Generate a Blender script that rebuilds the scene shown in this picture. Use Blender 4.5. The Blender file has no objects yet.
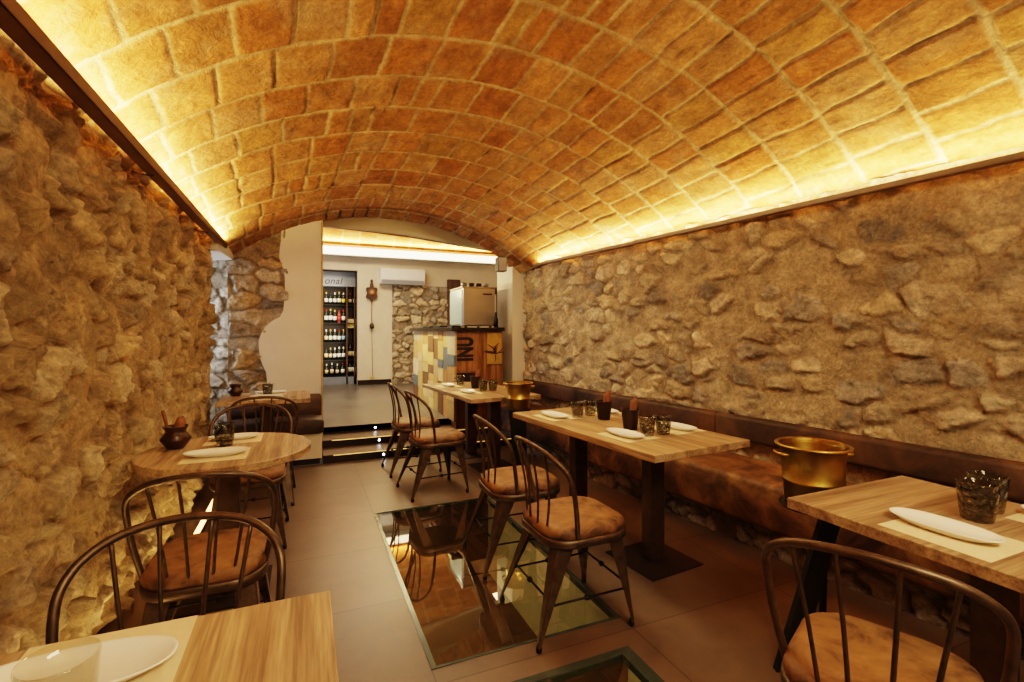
import bpy, bmesh, math, random
import numpy as np
from mathutils import Vector, Matrix

random.seed(7)
scene = bpy.context.scene
COL = scene.collection
PI = math.pi

# ------------------------------------------------------------------ tags
def tag(o, label=None, cat=None, group=None, kind=None):
    if label: o['label'] = label
    if cat: o['category'] = cat
    if group: o['group'] = group
    if kind: o['kind'] = kind
    return o

def empty(name, label, cat, loc=(0, 0, 0), rz=0.0, group=None):
    o = bpy.data.objects.new(name, None)
    o.empty_display_size = 0.05
    COL.objects.link(o)
    o.location = loc
    o.rotation_euler = (0, 0, rz)
    return tag(o, label, cat, group)

def copy_tree(o, parent=None):
    c = o.copy()
    COL.objects.link(c)
    c.parent = parent
    for ch in list(o.children):
        copy_tree(ch, c)
    return c

# ------------------------------------------------------------------ materials
def newmat(name):
    m = bpy.data.materials.new(name)
    m.use_nodes = True
    nt = m.node_tree
    b = nt.nodes['Principled BSDF']
    return m, nt, b

def N(nt, t, **kw):
    n = nt.nodes.new(t)
    for k, v in kw.items():
        setattr(n, k, v)
    return n

def coords(nt, scale=(1, 1, 1), kind='Object'):
    tc = N(nt, 'ShaderNodeTexCoord')
    mp = N(nt, 'ShaderNodeMapping')
    mp.inputs['Scale'].default_value = scale
    nt.links.new(tc.outputs[kind], mp.inputs['Vector'])
    return mp.outputs['Vector']

def noise(nt, vec, scale, detail=4, rough=0.6, dist=0.0):
    n = N(nt, 'ShaderNodeTexNoise')
    n.inputs['Scale'].default_value = scale
    n.inputs['Detail'].default_value = detail
    n.inputs['Roughness'].default_value = rough
    n.inputs['Distortion'].default_value = dist
    nt.links.new(vec, n.inputs['Vector'])
    return n

def ramp(nt, fac, stops):
    r = N(nt, 'ShaderNodeValToRGB')
    el = r.color_ramp.elements
    while len(el) < len(stops): el.new(0.5)
    for e, (p, c) in zip(el, stops):
        e.position = p
        e.color = (*c, 1)
    nt.links.new(fac, r.inputs['Fac'])
    return r

def bump(nt, b, h, strength=0.3, dist=0.01):
    bp = N(nt, 'ShaderNodeBump')
    bp.inputs['Strength'].default_value = strength
    bp.inputs['Distance'].default_value = dist
    nt.links.new(h, bp.inputs['Height'])
    nt.links.new(bp.outputs['Normal'], b.inputs['Normal'])
    return bp

def simple(name, col, rough=0.5, metal=0.0, var=0.15, scale=12, bmp=0.0, spec=0.5):
    m, nt, b = newmat(name)
    v = coords(nt)
    n = noise(nt, v, scale, 5)
    lo = tuple(c * (1 - var) for c in col)
    hi = tuple(min(1, c * (1 + var)) for c in col)
    r = ramp(nt, n.outputs['Fac'], [(0.3, lo), (0.7, hi)])
    nt.links.new(r.outputs['Color'], b.inputs['Base Color'])
    b.inputs['Roughness'].default_value = rough
    b.inputs['Metallic'].default_value = metal
    b.inputs['Specular IOR Level'].default_value = spec
    if bmp: bump(nt, b, n.outputs['Fac'], bmp, 0.005)
    return m

def emis(name, col, s):
    m, nt, b = newmat(name)
    b.inputs['Base Color'].default_value = (*col, 1)
    b.inputs['Emission Color'].default_value = (*col, 1)
    b.inputs['Emission Strength'].default_value = s
    return m

def attr_mat(name, rough=0.9, nscale=60, bstr=0.5, spec=0.3, contrast=0.35, bdist=0.006):
    m, nt, b = newmat(name)
    a = N(nt, 'ShaderNodeAttribute', attribute_name='Col')
    v = coords(nt)
    n = noise(nt, v, nscale, 8, 0.7, 0.4)
    n2 = noise(nt, v, nscale * 0.17, 5, 0.6)
    r = ramp(nt, n.outputs['Fac'], [(0.25, (1 - contrast,) * 3), (0.75, (1 + contrast * .5,) * 3)])
    r2 = ramp(nt, n2.outputs['Fac'], [(0.3, (1 - contrast * .7,) * 3), (0.7, (1 + contrast * .3,) * 3)])
    mx = N(nt, 'ShaderNodeMixRGB', blend_type='MULTIPLY'); mx.inputs['Fac'].default_value = 1
    nt.links.new(a.outputs['Color'], mx.inputs['Color1']); nt.links.new(r.outputs['Color'], mx.inputs['Color2'])
    mx2 = N(nt, 'ShaderNodeMixRGB', blend_type='MULTIPLY'); mx2.inputs['Fac'].default_value = 1
    nt.links.new(mx.outputs['Color'], mx2.inputs['Color1']); nt.links.new(r2.outputs['Color'], mx2.inputs['Color2'])
    nt.links.new(mx2.outputs['Color'], b.inputs['Base Color'])
    b.inputs['Roughness'].default_value = rough
    b.inputs['Specular IOR Level'].default_value = spec
    n3 = noise(nt, v, nscale * 0.4, 9, 0.72, 0.8)
    ad = N(nt, 'ShaderNodeMath', operation='MULTIPLY_ADD'); ad.inputs[1].default_value = 2.2
    nt.links.new(n3.outputs['Fac'], ad.inputs[0]); nt.links.new(n.outputs['Fac'], ad.inputs[2])
    bump(nt, b, ad.outputs[0], bstr, bdist)
    return m

def wood(name, cols, grain_axis='Y', scale=1.0, rough=0.45):
    m, nt, b = newmat(name)
    s = [9 * scale, 9 * scale, 9 * scale]
    s['XYZ'.index(grain_axis)] = 0.7 * scale
    v = coords(nt, tuple(s))
    n = noise(nt, v, 1.6, 6, 0.55, 0.6)
    r = ramp(nt, n.outputs['Fac'], [(0.25, cols[0]), (0.45, cols[1]), (0.58, cols[2]), (0.78, cols[1])])
    s2 = [90, 90, 90]; s2['XYZ'.index(grain_axis)] = 3
    v2 = coords(nt, tuple(s2))
    n2 = noise(nt, v2, 1.3, 4, 0.6, 0.3)
    r2 = ramp(nt, n2.outputs['Fac'], [(0.35, (0.55, 0.52, 0.5)), (0.6, (1.08, 1.08, 1.08))])
    mx = N(nt, 'ShaderNodeMixRGB', blend_type='MULTIPLY'); mx.inputs['Fac'].default_value = 0.8
    nt.links.new(r.outputs['Color'], mx.inputs['Color1']); nt.links.new(r2.outputs['Color'], mx.inputs['Color2'])
    nt.links.new(mx.outputs['Color'], b.inputs['Base Color'])
    b.inputs['Roughness'].default_value = rough
    bump(nt, b, n2.outputs['Fac'], 0.25, 0.002)
    return m

M = {}
M['stone'] = attr_mat('rubble_stone', 0.92, 45, 1.0, 0.25, 0.5, 0.014)
M['brick'] = attr_mat('vault_brick', 0.9, 38, 0.9, 0.25, 0.45, 0.012)
M['patch'] = attr_mat('patchwork_wood', 0.5, 30, 0.15, 0.4, 0.3, 0.003)
M['plaster'] = simple('white_plaster', (0.72, 0.68, 0.60), 0.85, 0, 0.06, 3, 0.15)
M['cream'] = simple('cream_plaster', (0.66, 0.58, 0.45), 0.85, 0, 0.08, 3, 0.15)
M['wood'] = wood('weathered_oak', [(0.13, 0.08, 0.042), (0.32, 0.215, 0.12), (0.48, 0.345, 0.20)], 'Y', 1.0)
M['wood_x'] = wood('weathered_oak_cross', [(0.13, 0.08, 0.045), (0.29, 0.195, 0.115), (0.42, 0.30, 0.18)], 'X', 1.0)
M['wood_edge'] = wood('oak_edge', [(0.28, 0.19, 0.11), (0.42, 0.30, 0.18), (0.5, 0.37, 0.23)], 'Y', 2.0)
M['bar_wood'] = wood('brown_bar_wood', [(0.10, 0.045, 0.015), (0.24, 0.115, 0.04), (0.34, 0.18, 0.07)], 'Z', 1.2, 0.4)
M['dark_wood'] = wood('dark_brown_wood', [(0.03, 0.015, 0.008), (0.07, 0.035, 0.018), (0.10, 0.05, 0.03)], 'Z', 1.2, 0.5)
M['steelpost'] = simple('brown_powdercoat', (0.085, 0.05, 0.028), 0.45, 0.6, 0.2, 20)
M['plate_steel'] = simple('dark_base_steel', (0.035, 0.018, 0.012), 0.6, 0.4, 0.2, 20)
M['black'] = simple('black_metal', (0.008, 0.007, 0.006), 0.5, 0.3, 0.2, 20)
M['chair'] = simple('bronze_chair_metal', (0.115, 0.082, 0.055), 0.42, 0.75, 0.3, 25)
M['rod'] = simple('blackened_rod', (0.02, 0.016, 0.014), 0.5, 0.6, 0.2, 25)
M['profile'] = simple('bronze_profile', (0.13, 0.075, 0.035), 0.45, 0.4, 0.15, 15)
M['profile_light'] = simple('pale_profile', (0.26, 0.20, 0.14), 0.45, 0.4, 0.1, 15)
M['gold'] = simple('brushed_gold', (0.50, 0.36, 0.10), 0.33, 1.0, 0.12, 8)
M['gold_in'] = simple('bucket_inside', (0.20, 0.12, 0.03), 0.4, 1.0, 0.12, 8)
M['china'] = simple('white_china', (0.82, 0.80, 0.75), 0.12, 0, 0.02, 5)
M['paper'] = simple('kraft_paper', (0.72, 0.60, 0.40), 0.8, 0, 0.05, 40)
M['clay'] = simple('dark_glazed_clay', (0.06, 0.03, 0.018), 0.3, 0.2, 0.3, 15)
M['caddy'] = simple('dark_caddy', (0.035, 0.022, 0.016), 0.45, 0.4, 0.3, 20)
M['napkin'] = simple('brown_napkin', (0.22, 0.09, 0.035), 0.7, 0, 0.2, 30)
M['cutlery'] = simple('cutlery_steel', (0.6, 0.55, 0.5), 0.2, 1.0, 0.05, 10)
M['sash'] = simple('pale_wood_edge', (0.50, 0.36, 0.16), 0.6, 0, 0.15, 12)
M['ac'] = simple('white_plastic', (0.80, 0.80, 0.78), 0.4, 0, 0.03, 5)
M['acvent'] = simple('grey_plastic', (0.35, 0.36, 0.38), 0.5, 0, 0.05, 5)
M['steel'] = simple('stainless', (0.30, 0.30, 0.29), 0.35, 0.85, 0.08, 4)
M['steelblue'] = simple('machine_side', (0.35, 0.45, 0.55), 0.25, 0.5, 0.08, 4)
M['counter'] = simple('black_counter', (0.015, 0.013, 0.012), 0.25, 0, 0.2, 10)
M['grey'] = simple('grey_sign', (0.20, 0.22, 0.25), 0.6, 0, 0.08, 5)
M['speaker'] = simple('taupe_speaker', (0.13, 0.115, 0.095), 0.6, 0, 0.08, 80, 0.3)
M['ink'] = simple('black_ink', (0.012, 0.006, 0.004), 0.5, 0, 0.1, 20)
M['plantpanel'] = simple('ochre_panel', (0.42, 0.27, 0.06), 0.5, 0, 0.2, 14)
M['riser'] = simple('dark_riser', (0.016, 0.009, 0.006), 0.35, 0.1, 0.2, 12)
M['tread'] = simple('brown_tread', (0.09, 0.052, 0.033), 0.4, 0, 0.15, 8)
M['led_warm'] = emis('led_warm', (1.0, 0.55, 0.18), 6)
M['led_gold'] = emis('led_gold', (1.0, 0.62, 0.2), 0.8)
M['led_white'] = emis('led_white', (0.85, 0.92, 1.0), 22)
M['pitcream'] = simple('pit_cream', (0.62, 0.54, 0.34), 0.8, 0, 0.15, 4, 0.2)
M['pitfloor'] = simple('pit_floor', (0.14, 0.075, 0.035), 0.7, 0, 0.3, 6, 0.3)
M['glassedge'] = simple('green_glass_edge', (0.07, 0.09, 0.075), 0.25, 0.2, 0.2, 10)

# leather with dark stains
def leather(name, sc=5.0, c0=(0.035, 0.016, 0.007), c1=(0.20, 0.09, 0.028), c2=(0.36, 0.18, 0.06)):
    m, nt, b = newmat(name)
    v = coords(nt)
    n = noise(nt, v, sc, 7, 0.65, 0.5)
    r = ramp(nt, n.outputs['Fac'], [(0.36, c0), (0.5, c1), (0.66, c2)])
    nt.links.new(r.outputs['Color'], b.inputs['Base Color'])
    b.inputs['Roughness'].default_value = 0.62
    n2 = noise(nt, v, 90, 3, 0.5)
    bump(nt, b, n2.outputs['Fac'], 0.15, 0.002)
    return m
M['leather'] = leather('distressed_seat_leather', 7.0, (0.045, 0.022, 0.011), (0.20, 0.10, 0.036), (0.30, 0.16, 0.06))
M['bench_leather'] = leather('distressed_bench_leather', 3.6, (0.035, 0.018, 0.010), (0.16, 0.075, 0.026), (0.34, 0.17, 0.055))
M['back_leather'] = leather('dark_back_leather', 3.0, (0.028, 0.017, 0.012), (0.065, 0.035, 0.02), (0.12, 0.06, 0.025))

# smoked glass
def glassmat(name, col, rough=0.05, ior=1.45, bmp=0.0):
    m, nt, b = newmat(name)
    b.inputs['Base Color'].default_value = (*col, 1)
    b.inputs['Transmission Weight'].default_value = 1.0
    b.inputs['Roughness'].default_value = rough
    b.inputs['IOR'].default_value = ior
    if bmp:
        vo = N(nt, 'ShaderNodeTexVoronoi'); vo.inputs['Scale'].default_value = 55
        nt.links.new(coords(nt), vo.inputs['Vector'])
        bump(nt, b, vo.outputs['Distance'], bmp, 0.004)
    return m
def thinglass(name, tint, bmp):
    m, nt, b = newmat(name)
    nt.nodes.remove(b)
    out = nt.nodes['Material Output']
    tr = N(nt, 'ShaderNodeBsdfTransparent'); tr.inputs['Color'].default_value = (*tint, 1)
    gl = N(nt, 'ShaderNodeBsdfGlossy'); gl.inputs['Color'].default_value = (.95, .95, .92, 1); gl.inputs['Roughness'].default_value = 0.06
    lw = N(nt, 'ShaderNodeLayerWeight'); lw.inputs['Blend'].default_value = 0.5
    pw = N(nt, 'ShaderNodeMath', operation='POWER'); pw.inputs[1].default_value = 4.0
    nt.links.new(lw.outputs['Facing'], pw.inputs[0])
    fr = N(nt, 'ShaderNodeMath', operation='MULTIPLY_ADD'); fr.inputs[1].default_value = 0.55; fr.inputs[2].default_value = 0.05
    nt.links.new(pw.outputs[0], fr.inputs[0])
    vo = N(nt, 'ShaderNodeTexVoronoi'); vo.inputs['Scale'].default_value = 60
    nt.links.new(coords(nt), vo.inputs['Vector'])
    rp = ramp(nt, vo.outputs['Distance'], [(0.1, tuple(min(1, c * 1.12) for c in tint)), (0.6, tuple(c * .72 for c in tint))])
    if bmp:
        nt.links.new(rp.outputs['Color'], tr.inputs['Color'])
        bp = N(nt, 'ShaderNodeBump'); bp.inputs['Strength'].default_value = bmp; bp.inputs['Distance'].default_value = .006
        nt.links.new(vo.outputs['Distance'], bp.inputs['Height'])
        nt.links.new(bp.outputs['Normal'], gl.inputs['Normal']); nt.links.new(bp.outputs['Normal'], lw.inputs['Normal'])
    mx = N(nt, 'ShaderNodeMixShader')
    nt.links.new(fr.outputs[0], mx.inputs['Fac']); nt.links.new(tr.outputs[0], mx.inputs[1]); nt.links.new(gl.outputs[0], mx.inputs[2])
    nt.links.new(mx.outputs[0], out.inputs['Surface'])
    return m
M['smoke'] = thinglass('smoked_glass', (0.80, 0.80, 0.74), 0.8)
M['clearsmoke'] = thinglass('light_smoked_glass', (0.92, 0.92, 0.88), 0)

# walk-on floor glass: reflective over transparent
def floorglass():
    m, nt, b = newmat('walk_on_glass')
    nt.nodes.remove(b)
    out = nt.nodes['Material Output']
    tr = N(nt, 'ShaderNodeBsdfTransparent'); tr.inputs['Color'].default_value = (0.88, 0.85, 0.72, 1)
    gl = N(nt, 'ShaderNodeBsdfGlossy'); gl.inputs['Color'].default_value = (1, 0.97, 0.88, 1); gl.inputs['Roughness'].default_value = 0.02
    lw = N(nt, 'ShaderNodeFresnel'); lw.inputs['IOR'].default_value = 1.8
    mr = N(nt, 'ShaderNodeMapRange')
    mr.inputs['From Min'].default_value = 0.0; mr.inputs['From Max'].default_value = 0.6
    mr.inputs['To Min'].default_value = 0.10; mr.inputs['To Max'].default_value = 1.0
    nt.links.new(lw.outputs['Fac'], mr.inputs['Value'])
    mx = N(nt, 'ShaderNodeMixShader')
    nt.links.new(mr.outputs['Result'], mx.inputs['Fac'])
    nt.links.new(tr.outputs[0], mx.inputs[1]); nt.links.new(gl.outputs[0], mx.inputs[2])
    nt.links.new(mx.outputs[0], out.inputs['Surface'])
    return m
M['floorglass'] = floorglass()

# porcelain floor tiles
def tiles(name, cols, bw, bh, ox, oy, mort=(0.05, 0.035, 0.025), rough=0.33):
    m, nt, b = newmat(name)
    tc = N(nt, 'ShaderNodeTexCoord'); mp = N(nt, 'ShaderNodeMapping')
    mp.inputs['Location'].default_value = (-ox, -oy, 0)
    nt.links.new(tc.outputs['Object'], mp.inputs['Vector'])
    br = N(nt, 'ShaderNodeTexBrick'); br.offset = 0.0
    br.inputs['Scale'].default_value = 1
    br.inputs['Brick Width'].default_value = bw; br.inputs['Row Height'].default_value = bh
    br.inputs['Mortar Size'].default_value = 0.003; br.inputs['Mortar Smooth'].default_value = 0.1
    br.inputs['Color1'].default_value = (0.9, 0.9, 0.9, 1); br.inputs['Color2'].default_value = (1.1, 1.08, 1.05, 1)
    br.inputs['Mortar'].default_value = (0.45, 0.45, 0.45, 1)
    nt.links.new(mp.outputs['Vector'], br.inputs['Vector'])
    n = noise(nt, tc.outputs['Object'], 3.0, 8, 0.65, 0.3)
    r = ramp(nt, n.outputs['Fac'], [(0.3, cols[0]), (0.7, cols[1])])
    mx = N(nt, 'ShaderNodeMixRGB', blend_type='MULTIPLY'); mx.inputs['Fac'].default_value = 1
    nt.links.new(r.outputs['Color'], mx.inputs['Color1']); nt.links.new(br.outputs['Color'], mx.inputs['Color2'])
    nt.links.new(mx.outputs['Color'], b.inputs['Base Color'])
    rr = N(nt, 'ShaderNodeMapRange'); rr.inputs['To Min'].default_value = rough - .06; rr.inputs['To Max'].default_value = rough + .12
    nt.links.new(n.outputs['Fac'], rr.inputs['Value']); nt.links.new(rr.outputs['Result'], b.inputs['Roughness'])
    return m
M['floor'] = tiles('brown_porcelain', [(0.105, 0.072, 0.05), (0.175, 0.125, 0.088)], 0.92, 0.66, 0.47, 2.50 - 0.66 * 4)
M['floor2'] = tiles('grey_porcelain', [(0.10, 0.092, 0.085), (0.17, 0.155, 0.14)], 1.2, 0.6, 0.2, 0.2, rough=0.30)

# ------------------------------------------------------------------ mesh helpers
def link_mesh(name, me, mats, parent=None, smooth=False):
    o = bpy.data.objects.new(name, me)
    COL.objects.link(o)
    if not isinstance(mats, (list, tuple)): mats = [mats]
    for m in mats: me.materials.append(m)
    if smooth:
        for p in me.polygons: p.use_smooth = True
    if parent: o.parent = parent
    return o

def obj(name, bm, mats, parent=None, smooth=False, bevel=0.0):
    bmesh.ops.recalc_face_normals(bm, faces=bm.faces[:])
    me = bpy.data.meshes.new(name)
    bm.to_mesh(me); bm.free()
    o = link_mesh(name, me, mats, parent, smooth)
    if bevel:
        md = o.modifiers.new('bevel', 'BEVEL'); md.width = bevel; md.segments = 2; md.limit_method = 'ANGLE'
        md.angle_limit = math.radians(40)
    return o

def box(bm, x0, x1, y0, y1, z0, z1, mi=0, mat=None):
    vs = [bm.verts.new((x, y, z)) for z in (z0, z1) for y in (y0, y1) for x in (x0, x1)]
    if mat is not None:
        for v in vs: v.co = mat @ v.co
    for f in ((0, 2, 3, 1), (4, 5, 7, 6), (0, 1, 5, 4), (2, 6, 7, 3), (0, 4, 6, 2), (1, 3, 7, 5)):
        fa = bm.faces.new([vs[i] for i in f]); fa.material_index = mi
    return vs

def tube(bm, pts, radii, seg=10, mi=0, cap=True):
    pts = [Vector(p) for p in pts]
    if not isinstance(radii, (list, tuple)): radii = [radii] * len(pts)
    rings = []
    up = None
    for i, p in enumerate(pts):
        a = pts[max(0, i - 1)]; b = pts[min(len(pts) - 1, i + 1)]
        d = (b - a).normalized()
        if up is None:
            ref = Vector((0, 0, 1)) if abs(d.z) < 0.9 else Vector((1, 0, 0))
            up = (ref - d * ref.dot(d)).normalized()
        else:
            up = (up - d * up.dot(d)).normalized()
        s = d.cross(up)
        rings.append([bm.verts.new(p + (up * math.cos(2 * PI * k / seg) + s * math.sin(2 * PI * k / seg)) * radii[i]) for k in range(seg)])
    for r0, r1 in zip(rings, rings[1:]):
        for k in range(seg):
            f = bm.faces.new((r0[k], r0[(k + 1) % seg], r1[(k + 1) % seg], r1[k])); f.material_index = mi
    if cap:
        bm.faces.new(rings[0][::-1]).material_index = mi; bm.faces.new(rings[-1]).material_index = mi

def smooth_path(pts, n=8):
    pts = [Vector(p) for p in pts]
    out = []
    P = [2 * pts[0] - pts[1]] + pts + [2 * pts[-1] - pts[-2]]
    for i in range(1, len(P) - 2):
        for k in range(n):
            t = k / n
            a, b, c, d = P[i - 1], P[i], P[i + 1], P[i + 2]
            out.append(0.5 * ((2 * b) + (c - a) * t + (2 * a - 5 * b + 4 * c - d) * t * t + (3 * b - a - 3 * c + d) * t ** 3))
    out.append(pts[-1])
    return out

def lathe(bm, prof, seg=32, cx=0, cy=0, mi=0, sx=1.0, sy=1.0, z0=0.0, mis=None):
    rings = []
    for r, z in prof:
        if r < 1e-5:
            rings.append([bm.verts.new((cx, cy, z + z0))])
        else:
            rings.append([bm.verts.new((cx + r * sx * math.cos(2 * PI * k / seg), cy + r * sy * math.sin(2 * PI * k / seg), z + z0)) for k in range(seg)])
    for i, (a, b) in enumerate(zip(rings, rings[1:])):
        m_ = mis[i] if mis else mi
        for k in range(seg):
            k2 = (k + 1) % seg
            if len(a) == 1 and len(b) == 1: continue
            if len(a) == 1: f = bm.faces.new((a[0], b[k], b[k2]))
            elif len(b) == 1: f = bm.faces.new((a[k], b[0], a[k2]))
            else: f = bm.faces.new((a[k], b[k], b[k2], a[k2]))
            f.material_index = m_

def prism(bm, poly, z0, z1, axis='Z', mi=0):
    def P(a, b, c):
        return {'Z': (a, b, c), 'Y': (a, c, b), 'X': (c, a, b)}[axis]
    lo = [bm.verts.new(P(a, b, z0)) for a, b in poly]
    hi = [bm.verts.new(P(a, b, z1)) for a, b in poly]
    n = len(poly)
    bm.faces.new(lo[::-1]).material_index = mi; bm.faces.new(hi).material_index = mi
    for i in range(n):
        bm.faces.new((lo[i], lo[(i + 1) % n], hi[(i + 1) % n], hi[i])).material_index = mi

# ------------------------------------------------------------------ numpy noise
def hash2(ix, iy, seed):
    h = (ix.astype(np.int64) * 374761393 + iy.astype(np.int64) * 668265263 + seed * 1442695041) & 0xFFFFFFFF
    h = ((h ^ (h >> 13)) * 1274126177) & 0xFFFFFFFF
    h = (h ^ (h >> 16)) & 0xFFFFFF
    return h / float(0xFFFFFF)

def vnoise(x, y, seed):
    ix = np.floor(x); iy = np.floor(y)
    fx = x - ix; fy = y - iy
    fx = fx * fx * (3 - 2 * fx); fy = fy * fy * (3 - 2 * fy)
    a = hash2(ix, iy, seed); b = hash2(ix + 1, iy, seed); c = hash2(ix, iy + 1, seed); d = hash2(ix + 1, iy + 1, seed)
    return (a * (1 - fx) + b * fx) * (1 - fy) + (c * (1 - fx) + d * fx) * fy

def fbm(x, y, seed, octv=4, gain=0.5):
    s = 0; a = 1; t = 0
    for k in range(octv):
        s = s + a * vnoise(x * 2 ** k, y * 2 ** k, seed + k * 17); t += a; a *= gain
    return s / t - 0.5

def rubble(u, v, cw, ch, seed, mort_w, amp, palette, mortcol, mortfrac=0.15, tilt=0.5, rough=0.02, groove=0.0):
    """height and colour of a rubble masonry face"""
    uu = u + 0.20 * fbm(u * 3.5, v * 3.5, seed + 5, 3) + 0.06 * fbm(u * 14, v * 14, seed + 6, 3)
    vv = v + 0.12 * fbm(u * 3.5 + 40, v * 3.5, seed + 7, 3) + 0.05 * fbm(u * 14 + 9, v * 14, seed + 8, 3)
    gx = uu / cw; gy = vv / ch
    ix = np.floor(gx); iy = np.floor(gy)
    f1 = np.full(u.shape, 9.0); f2 = np.full(u.shape, 9.0)
    cid = np.zeros(u.shape); cdx = np.zeros(u.shape); cdy = np.zeros(u.shape)
    for dx in (-1, 0, 1):
        for dy in (-1, 0, 1):
            jx = ix + dx; jy = iy + dy
            px = jx + 0.5 + 0.85 * (hash2(jx, jy, seed) - 0.5)
            py = jy + 0.5 + 0.85 * (hash2(jx, jy, seed + 1) - 0.5)
            w = 0.25 * hash2(jx, jy, seed + 2)
            ddx = gx - px; ddy = gy - py
            d = np.sqrt(ddx ** 2 + ddy ** 2) + w
            near = d < f1
            f2 = np.where(near, f1, np.minimum(f2, d))
            cid = np.where(near, hash2(jx, jy, seed + 3), cid)
            cdx = np.where(near, ddx, cdx); cdy = np.where(near, ddy, cdy)
            f1 = np.where(near, d, f1)
    e = (f2 - f1) + 0.10 * fbm(u * 22, v * 22, seed + 9, 3)
    thr = mort_w * (0.5 + 1.3 * np.mod(cid * 7.3, 1))
    m = np.clip((e - thr) / 0.22, 0, 1); m = m * m * (3 - 2 * m)
    sunk = (np.mod(cid * 13.7, 1) < mortfrac)
    m = np.where(sunk, m * 0.12, m)
    hgt = (0.45 + 0.8 * np.mod(cid * 29.3, 1))
    tx = (np.mod(cid * 51.7, 1) - 0.5) * 2; ty = (np.mod(cid * 97.1, 1) - 0.5) * 2
    # chiselled facets
    fac = np.abs(fbm(u * 8, v * 11, seed + 20, 4, 0.65)) * 2.0
    fac2 = np.abs(fbm(u * 21 + 5, v * 30, seed + 23, 3, 0.6)) * 2.0
    h = amp * m * (hgt + tilt * (cdx * tx + cdy * ty) - 0.95 * fac - 0.35 * fac2) + amp * .35 * (fac2 - .3) * (1 - m) * .4
    h = h + rough * fbm(u * 7, v * 7, seed + 11, 5, 0.6)
    pal = np.array(palette)
    k = np.mod(cid * 17.9, 1) * len(pal)
    kk = np.clip(k.astype(int), 0, len(pal) - 1)
    c = pal[kk] * (0.75 + 0.5 * np.mod(cid * 41.3, 1))[..., None]
    mc = np.array(mortcol)[None, :] * (1 + 0.5 * fbm(u * 3, v * 3, seed + 30, 4))[..., None]
    cm = np.clip(m * 1.4, 0, 1)[..., None]
    col = mc * (1 - cm) + c * cm
    col = col * (1 + 0.45 * fbm(u * 14, v * 14, seed + 31, 4))[..., None]
    if groove:
        dark = np.clip(1 - np.abs(e - thr) / 0.10, 0, 1) * np.where(sunk, 0, 1)
        col = col * (1 - groove * dark)[..., None]
    return h, np.clip(col, 0.005, 1)

def grid_obj(name, P, col, mat, parent=None, flip=False, keep=None):
    nu, nv = P.shape[:2]
    me = bpy.data.meshes.new(name)
    idx = np.arange(nu * nv).reshape(nu, nv)
    q = np.stack([idx[:-1, :-1], idx[1:, :-1], idx[1:, 1:], idx[:-1, 1:]], -1).reshape(-1, 4)
    if keep is not None: q = q[keep.reshape(-1)]
    if flip: q = q[:, ::-1]
    nf = len(q)
    me.vertices.add(nu * nv); me.vertices.foreach_set('co', P.reshape(-1).astype(np.float32))
    me.loops.add(nf * 4); me.loops.foreach_set('vertex_index', q.reshape(-1).astype(np.int32))
    me.polygons.add(nf)
    me.polygons.foreach_set('loop_start', (np.arange(nf) * 4).astype(np.int32))
    me.polygons.foreach_set('loop_total', np.full(nf, 4, np.int32))
    me.update(calc_edges=True)
    ca = me.color_attributes.new('Col', 'FLOAT_COLOR', 'POINT')
    c4 = np.concatenate([col.reshape(-1, 3), np.ones((nu * nv, 1))], 1).astype(np.float32)
    ca.data.foreach_set('color', c4.reshape(-1))
    me.polygons.foreach_set('use_smooth', np.ones(nf, bool))
    return link_mesh(name, me, mat, parent)

def wall_grid(name, A, B, z0, z1, nrm, res, parent=None, flip=False, **kw):
    A = np.array(A, float); B = np.array(B, float)
    L = np.linalg.norm(B - A)
    nu = int(L / res) + 2; nv = int((z1 - z0) / res) + 2
    u, v = np.meshgrid(np.linspace(0, L, nu), np.linspace(z0, z1, nv), indexing='ij')
    h, c = rubble(u, v, **kw)
    d = (B - A) / L
    P = np.zeros((nu, nv, 3))
    P[..., 0] = A[0] + d[0] * u + nrm[0] * h
    P[..., 1] = A[1] + d[1] * u + nrm[1] * h
    P[..., 2] = v
    return grid_obj(name, P, c, M['stone'], parent, flip)

# ------------------------------------------------------------------ camera
F_PX = 485.0
HC = 1.37
TH = math.radians(23.1)
cd = bpy.data.cameras.new('camera'); cam = bpy.data.objects.new('camera', cd); COL.objects.link(cam)
cam.location = (0, 0, HC); cam.rotation_euler = (PI / 2, 0, -TH)
cd.sensor_width = 36; cd.lens = F_PX / 1024 * 36
cd.shift_y = -10 / 1024; cd.clip_start = 0.02
scene.camera = cam

# ================================================================== SETTING
Y0, YE = -1.6, 5.9          # main room depth range
XL = -0.84                  # left wall face
def xr(y): return 2.914 - (y - 3.904) * 0.1083      # right wall face
STEP_Y = [5.36, 5.70, 6.04]
ZF = 0.25

# --- floor with two holes for the glass
G1 = (0.47, 1.39, 1.93, 3.76)
G2 = (0.40, 1.29, 0.55, 1.74)
bm = bmesh.new()
xs = sorted({-1.9, G1[0], G2[0], G2[1], G1[1], 3.8}); ys = sorted({Y0, G1[2], G1[3], G2[2], G2[3], STEP_Y[0] + .02})
for i in range(len(xs) - 1):
    for j in range(len(ys) - 1):
        cx = (xs[i] + xs[i + 1]) / 2; cy = (ys[j] + ys[j + 1]) / 2
        if any(g[0] < cx < g[1] and g[2] < cy < g[3] for g in (G1, G2)): continue
        vs = [bm.verts.new(p) for p in ((xs[i], ys[j], 0), (xs[i + 1], ys[j], 0), (xs[i + 1], ys[j + 1], 0), (xs[i], ys[j + 1], 0))]
        bm.faces.new(vs)
bmesh.ops.remove_doubles(bm, verts=bm.verts[:], dist=1e-4)
tag(obj('floor', bm, M['floor']), 'brown porcelain tile floor of the vaulted dining room', kind='structure')

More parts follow.
